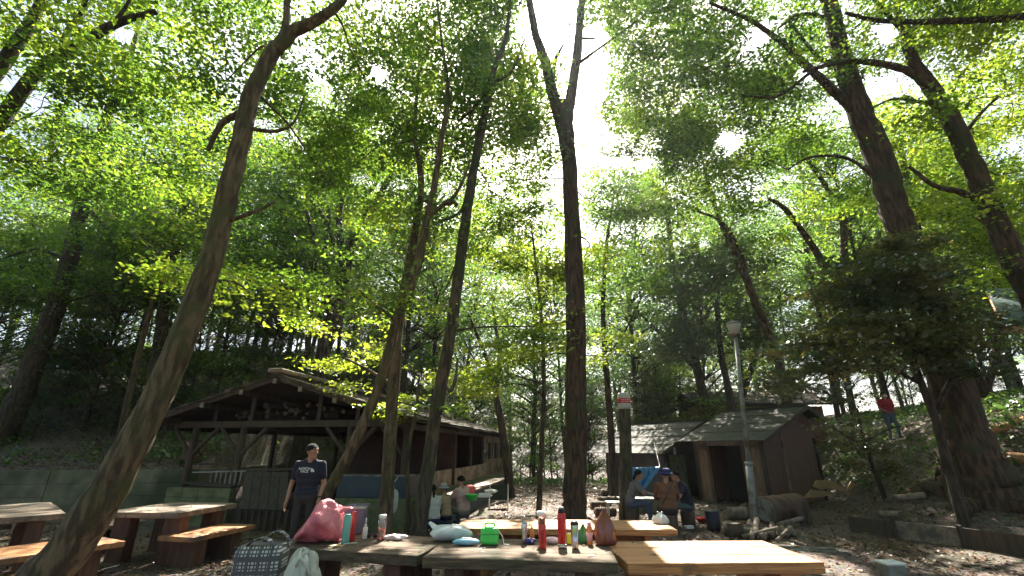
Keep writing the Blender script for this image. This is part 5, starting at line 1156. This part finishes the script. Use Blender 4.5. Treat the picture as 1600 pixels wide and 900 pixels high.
def logo(t, add, J):
    for s, x, z, sz in (('NORTH', -.045, 1.325, .050), ('FACE', -.04, 1.285, .050)):
        cu = bpy.data.curves.new('l', 'FONT'); cu.body = s; cu.size = sz; cu.extrude = .001; cu.align_x = 'CENTER'; cu.offset = .0008
        o = bpy.data.objects.new('l', cu); COL.objects.link(o); dg = bpy.context.evaluated_depsgraph_get(); me = bpy.data.meshes.new_from_object(o.evaluated_get(dg)); bpy.data.objects.remove(o)
        a = np.empty(len(me.vertices)*3); me.vertices.foreach_get('co', a); a = a.reshape(-1, 3); X = a[:, 0]+x
        V = np.stack([X, -.125+.5*np.maximum(0, np.abs(X)-.06)**2*4-a[:, 2], a[:, 1]+z], 1)
        mb = MB(); mb.add(V, [list(p.vertices) for p in me.polygons]); add('chest_lettering', mb, M['white'])
    mb = MB()
    for i, r0 in enumerate((.030, .018)):
        pass
    P = [[(.052+ (r*math.sin(a)), -.126, 1.292+ r*math.cos(a)*1.0) for a in np.linspace(0, math.pi/2, 9)] for r in (.012,.028)]
    mb.grid(P); mb.grid([[(.052+(r*math.sin(a)), -.126, 1.292+r*math.cos(a)) for a in np.linspace(0, math.pi/2, 9)] for r in (.033,.055)]); add('chest_emblem', mb, M['white'], solid=.003)
    mb = MB(); mb.tube([np.array(J['wrr'])-[.03,0,-.03], np.array(J['wrr'])+[.03,0,.03]], .03, 12); 
    add('watch', MB().tube([np.array(J['wrr'])+[0,0,.025], np.array(J['wrr'])+[0,0,.045]], .034, 12), M['black'])
y = 7.55; x = PY(483,740,y)[0]
person('standing man in a navy lettered t-shirt and dark trousers, looking right', (x,y,gz(x,y)), .12, stand(elr=(.235,.03,1.12), wrr=(.215,-.06,.90), ell=(-.255,.05,1.12), wrl=(-.275,-.02,.87), head=(.01,-.03,1.59)), {'top':NAVY,'bottom':DKP}, voxel=.0085, extra=logo, headturn=1.1, scale=.98)
y = 16.6; p = PY(1396,676,y)
person('distant man in a red shirt and white mask walking down the right bank', (p[0],y,gz(p[0],y)), -.15, stand(wrl=(-.20,-.22,1.02), ell=(-.26,.0,1.14), wrr=(.25,-.20,1.0), knr=(.12,-.12,.50), anr=(.13,-.08,.09), tor=(.14,-.26,.04)), {'top':M['redcloth'],'bottom':pmat('jeans',(.10,.13,.20),.85)}, mask=True, voxel=.012, scale=.98)
# group round the hearth
BRN = pmat('brown_coat', (.19,.085,.045), .9, (.15,.065,.035), 12)
def strap(t, add, J): add('bag_strap', MB().tube(catmull([(-.12,.07,.98),(-.02,.125,.82),(.10,.125,.62),(.16,.08,.52)],4), .010, 6), M['black'])
def stool(p, label, h=.33):
    t = thing('stool', p, label, 'stool', 'stools round the hearth'); MB().tube([np.array(p)-[0,0,.03], np.array(p)+[0,0,h]], [.15,.16], 14, jit=.06).build('block', M['timber_lit'], t, smooth=True); MB().tube([np.array(p)+[0,0,h], np.array(p)+[0,0,h+.012]], .15, 14).build('cut_face', M['logend'], t)
p = PZ(1049,832,0); p[2] = gz(p[0],p[1]); stool(p, 'low log stool under the woman in the brown coat')
person('seated woman seen from behind in a brown coat and dark blue hat', p, math.pi-.15, sit(.33, head=(-.02,-.06,1.12)), {'top':BRN,'bottom':DKP,'arm':BRN,'sleeve2':BRN}, hat=pmat('hat_blue',(.03,.035,.13),.8), extra=strap)
p = PZ(1084,823,0)+[.0,.3,0]; p[2] = gz(p[0],p[1]); stool(p, 'low log stool under the man in navy facing left', .30)
person('seated man in a dark navy t-shirt and blue-grey trousers facing left over his hands', p, -1.35, sit(.30, head=(0,-.20,1.06), neck=(0,-.12,.92), chest=(0,-.06,.75), shl=(-.18,-.13,.86), shr=(.18,-.13,.86), ell=(-.22,-.28,.64), elr=(.22,-.28,.64), wrl=(-.08,-.48,.66), wrr=(.08,-.48,.66)), {'top':NAVY,'bottom':pmat('teal_jeans',(.06,.09,.11),.85)})
p = PZ(990,822,0)+[.12,.5,0]; p[2] = gz(p[0],p[1]); stool(p, 'low log stool beside the log post', .32)
person('seated person in a grey top leaning right, half hidden by the log post', p, 1.25, sit(.32, head=(0,-.22,1.06), neck=(0,-.14,.92), chest=(0,-.07,.76), shl=(-.18,-.14,.87), shr=(.18,-.14,.87), ell=(-.22,-.32,.66), elr=(.22,-.32,.66), wrl=(-.10,-.52,.62), wrr=(.10,-.52,.62)), {'top':pmat('grey_top',(.16,.15,.16),.85),'bottom':pmat('jeans_mid',(.06,.08,.14),.85),'arm':pmat('grey_sleeve',(.16,.15,.16),.85)}, longhair=True)
# children at the trough
CH = 'children at the wash trough'
def kid(px, py, dy, yaw, label, top, bottom, sc, st, **kw):
    p = PZ(px, py, 0)+[0,dy,0]; p[2] = gz(p[0],p[1])
    t = thing('stool', p, st, 'stool'); h = .2*sc+.02
    MB().box(p+[0,0,h-.02], (.3,.26,.04)).build('seat', M['panel_blue'], t, bevel=.01)
    for a in (-.11,.11):
        for b_ in (-.09,.09): MB().box(p+[a,b_,(h-.04)/2], (.035,.035,h-.04)).build('leg', M['panel_blue'], t)
    return person(label, p, yaw, sit(.2, ell=(-.26,-.20,.58), wrl=(-.22,-.42,.60), elr=(.26,-.20,.58), wrr=(.22,-.42,.60), anl=(-.14,-.30,.09), tol=(-.15,-.46,.035), anr=(.14,-.30,.09), tor=(.15,-.46,.035), knl=(-.16,-.34,.36), knr=(.16,-.34,.36), hpl=(-.09,0,.30), hpr=(.09,0,.30)), {'top':top,'bottom':bottom,'arm':top,'sleeve2':top}, scale=sc, group=CH, **kw)
PK = pmat('pink_cloth', (.55,.36,.33), .85); TAN = pmat('tan_cloth', (.38,.28,.16), .85); WH = pmat('white_cloth', (.55,.55,.54), .85)
kid(722, 823, .0, -2.3, 'seated child in a pale pink top washing at the trough, dark hair', PK, pmat('grey_pants',(.2,.17,.16),.85), .92, 'small blue stool under the child in pink')
kid(694, 828, .1, -2.0, 'seated child in a tan top between the other two at the trough', TAN, NAVY, .80, 'small blue stool under the child in tan', hat=pmat('grey_hat',(.35,.36,.36),.8))
kid(676, 832, -.1, -2.6, 'dark-haired child in white and navy next to the grey-green trunk', WH, pmat('navy_p',(.03,.03,.10),.85), .82, 'small blue stool under the child by the trunk', longhair=True)
p = PY(733,772,12.2); t = thing('umbrella', p, 'folded coral-red umbrella leaning on the trough behind the child in pink', 'umbrella')
MB().tube([p+[.05,.1,.16], p+[.02,.05,.05], p+[-.06,0,-.2], p+[-.09,-.02,-.3]], [.12,.10,.03,.01], 12, jit=.3).build('canopy', pmat('coral',(.7,.12,.13),.5), t, smooth=True); MB().tube([p+[.05,.1,.16], p+[.08,.13,.26]], .01, 6).build('handle', M['black'], t)
# ================================================================ ground, sky, camera, light
def ground_sheet():
    xs = np.concatenate([[-400,-200,-120,-80,-60,-50], np.arange(-42, -18, 1.0), np.arange(-18, 18, .15), np.arange(18, 42, 1.0), [50,60,80,120,200,400]])
    ys = np.concatenate([[-200,-60,-20,-6], np.arange(-2, 26, .15), np.arange(26, 70, 1.0), [80,110,160,260,500]])
    X, Y = np.meshgrid(xs, ys, indexing='ij'); Z = ground(X, Y)
    Z = Z + .012*np.sin(X*9.1+np.sin(Y*5))*np.sin(Y*8.3+np.sin(X*4)) 
    P = np.stack([X, Y, Z], 2); m = MB().grid(P[::-1])
    return m
mt, nt, N, L, out = newmat('forest_floor')
b = N('ShaderNodeBsdfPrincipled'); L(b.outputs[0], out.inputs[0]); b.inputs['Roughness'].default_value = .95
tc = N('ShaderNodeTexCoord')
n1 = N('ShaderNodeTexNoise'); n1.inputs['Scale'].default_value = 26; n1.inputs['Detail'].default_value = 8; L(tc.outputs['Object'], n1.inputs['Vector'])
v1 = N('ShaderNodeTexVoronoi'); v1.inputs['Scale'].default_value = 14; L(tc.outputs['Object'], v1.inputs['Vector'])
r1 = N('ShaderNodeValToRGB'); r1.color_ramp.elements[0].color = (.05,.028,.018,1); r1.color_ramp.elements[1].color = (.17,.098,.06,1); r1.color_ramp.elements[0].position = .35; r1.color_ramp.elements[1].position = .68; L(n1.outputs[0], r1.inputs[0])
mx = N('ShaderNodeMix'); mx.data_type = 'RGBA'; mx.blend_type = 'OVERLAY'; mx.inputs[0].default_value = .5; L(r1.outputs[0], mx.inputs[6]); L(v1.outputs['Color'], mx.inputs[7])
hs = N('ShaderNodeHueSaturation'); hs.inputs['Saturation'].default_value = .55; L(mx.outputs[2], hs.inputs['Color'])
n2 = N('ShaderNodeTexNoise'); n2.inputs['Scale'].default_value = .5; n2.inputs['Detail'].default_value = 5; L(tc.outputs['Object'], n2.inputs['Vector'])
r2 = N('ShaderNodeValToRGB'); r2.color_ramp.elements[0].position = .5; r2.color_ramp.elements[1].position = .66; L(n2.outputs[0], r2.inputs[0])
m3 = N('ShaderNodeMix'); m3.data_type = 'RGBA'; L(r2.outputs[0], m3.inputs[0]); L(hs.outputs[0], m3.inputs[6]); m3.inputs[7].default_value = (.05,.045,.025,1); L(m3.outputs[2], b.inputs['Base Color'])
bp = N('ShaderNodeBump'); bp.inputs['Strength'].default_value = .8; bp.inputs['Distance'].default_value = .03; L(n1.outputs[0], bp.inputs['Height']); L(bp.outputs[0], b.inputs['Normal'])
g = ground_sheet().build('ground', mt, loc=(0,0,0), smooth=True); tag(g, kind='structure')

def scatter(name, n, area, size, mat, label, cat, lift=.012, tilt=.35, tint=(.45,.25), cluster=0, h=0, dens=None):
    x = rng.uniform(area[0], area[1], n); y = area[2]+(area[3]-area[2])*rng.random(n)**1.35
    if dens is not None:
        k = rng.random(n) < dens(x, y); x, y = x[k], y[k]; n = len(x)
    z = ground(x, y)+lift+(rng.random(n)*h)
    Nn = np.stack([rng.normal(size=n)*tilt, rng.normal(size=n)*tilt, np.ones(n)], 1); Nn /= np.linalg.norm(Nn, axis=1)[:, None]
    a = rng.normal(size=(n, 3)); a -= Nn*np.sum(a*Nn, 1)[:, None]; a /= np.linalg.norm(a, axis=1)[:, None]; b_ = np.cross(Nn, a)
    s = size*np.exp(rng.normal(size=n)*.35)*(1+.03*y); a *= (s/2)[:, None]; b_ *= (s*.3)[:, None]; pos = np.stack([x, y, z], 1); f = Nn*(s*.12)[:, None]
    V = np.stack([pos-a, pos+b_+f, pos+a, pos-b_+f], 1).reshape(-1, 3)
    me = make_quads(name, V, np.repeat(np.clip(rng.normal(size=n)*tint[1]+tint[0], 0, 1), 4), mat)
    return tag(link(name, me), label, cat, kind='stuff')
def clear_d(x, y):
    inpav = (x > -9) & (x < -.5) & (y > 10.4) & (y < 24)
    return np.where(inpav, 0.05, .55+.45*np.sin(x*1.7)*np.sin(y*1.3))
scatter('leaf_litter', 140000, (-15, 15, 3.2, 26), .044, M['litter'], 'dry brown fallen leaves strewn over the bare earth', 'fallen leaves', dens=clear_d)
def slope_d(x, y):
    wl = np.interp(x, [-40,-16,-9.6,-9.2,-5,0], [12.6,13.4,14.3,20.5,24,30])
    left = (x < -5) & (y > wl+.3)
    right = (x > np.interp(y, [3,9,12,17,25,40], [99,10.5,9.2,11.6,14,15]))
    far = (y > 22)
    return np.where(left, .8, np.where(right, .75, np.where(far, .7, 0)))*np.clip(.6+.8*np.sin(x*.9+2)*np.sin(y*1.1), .12, 1)
scatter('undergrowth', 260000, (-26, 28, 7, 40), .075, M['herb'], 'low green ground plants on the banks and slopes', 'ground plants', lift=.02, tilt=.8, h=.30, dens=slope_d, tint=(.5,.25))

W = bpy.data.worlds.new('World'); S.world = W; W.use_nodes = True; nt = W.node_tree; nt.nodes.clear(); N = nt.nodes.new; L = nt.links.new
out = N('ShaderNodeOutputWorld'); bg = N('ShaderNodeBackground'); bg.inputs['Strength'].default_value = SKY_STR
sky = N('ShaderNodeTexSky'); sky.sky_type = 'NISHITA'; sky.sun_disc = False; sky.sun_elevation = SUN_EL; sky.sun_rotation = SUN_AZ; sky.air_density = 1.0; sky.dust_density = 4.0; sky.altitude = 50
geo = N('ShaderNodeTexCoord'); dt = N('ShaderNodeVectorMath'); dt.operation = 'DOT_PRODUCT'; L(geo.outputs['Generated'], dt.inputs[0]); dt.inputs[1].default_value = tuple(SUND)
cl = N('ShaderNodeMath'); cl.operation = 'MAXIMUM'; L(dt.outputs['Value'], cl.inputs[0]); cl.inputs[1].default_value = 0
def powr(e, k):
    p = N('ShaderNodeMath'); p.operation = 'POWER'; L(cl.outputs[0], p.inputs[0]); p.inputs[1].default_value = e
    q = N('ShaderNodeMath'); q.operation = 'MULTIPLY'; L(p.outputs[0], q.inputs[0]); q.inputs[1].default_value = k; return q
a = powr(400, 60); c = powr(6, 3); sm = N('ShaderNodeMath'); sm.operation = 'ADD'; L(a.outputs[0], sm.inputs[0]); L(c.outputs[0], sm.inputs[1])
cb = N('ShaderNodeCombineColor'); [L(sm.outputs[0], cb.inputs[i]) for i in range(3)]
ad = N('ShaderNodeMix'); ad.data_type = 'RGBA'; ad.blend_type = 'ADD'; ad.inputs[0].default_value = 1; ad.clamp_result = False; L(sky.outputs[0], ad.inputs[6]); L(cb.outputs[0], ad.inputs[7])
L(ad.outputs[2], bg.inputs[0]); L(bg.outputs[0], out.inputs[0])

sl = bpy.data.lights.new('sun', 'SUN'); sl.energy = 5.0; sl.angle = R(.5); sl.color = (1, .93, .80)
so = bpy.data.objects.new('sun', sl); COL.objects.link(so); so.rotation_euler = Vector(SUND).to_track_quat('Z', 'Y').to_euler(); so.location = (0,0,40)
cd = bpy.data.cameras.new('camera'); cd.sensor_width = 36; cd.lens = 36*F/1600; cd.clip_end = 2000; cd.clip_start = .05
co = bpy.data.objects.new('camera', cd); COL.objects.link(co); co.location = (0,0,CAMZ); co.rotation_euler = (math.pi/2+PITCH, 0, 0); S.camera = co
S.view_settings.view_transform = 'Standard'; S.view_settings.look = 'None'; S.view_settings.exposure = EXPO; S.view_settings.gamma = 1
S.cycles.max_bounces = 7; S.cycles.diffuse_bounces = 4; S.cycles.transmission_bounces = 6; S.cycles.transparent_max_bounces = 6; S.cycles.glossy_bounces = 2
S.cycles.use_denoising = True; S.cycles.sample_clamp_indirect = 6

# ================================================================ air
mh, nt, N, L, out = newmat('haze'); v = N('ShaderNodeVolumePrincipled'); v.inputs['Color'].default_value = (.86,.92,1,1); v.inputs['Density'].default_value = HAZE; v.inputs['Anisotropy'].default_value = .55; L(v.outputs[0], out.inputs['Volume'])
hz = MB().box((0,200,10), (900,800,36)).build('haze', mh, loc=(0,0,0)); tag(hz, kind='stuff')
tag(hz, 'thin pale summer haze in the air of the grove', 'haze')
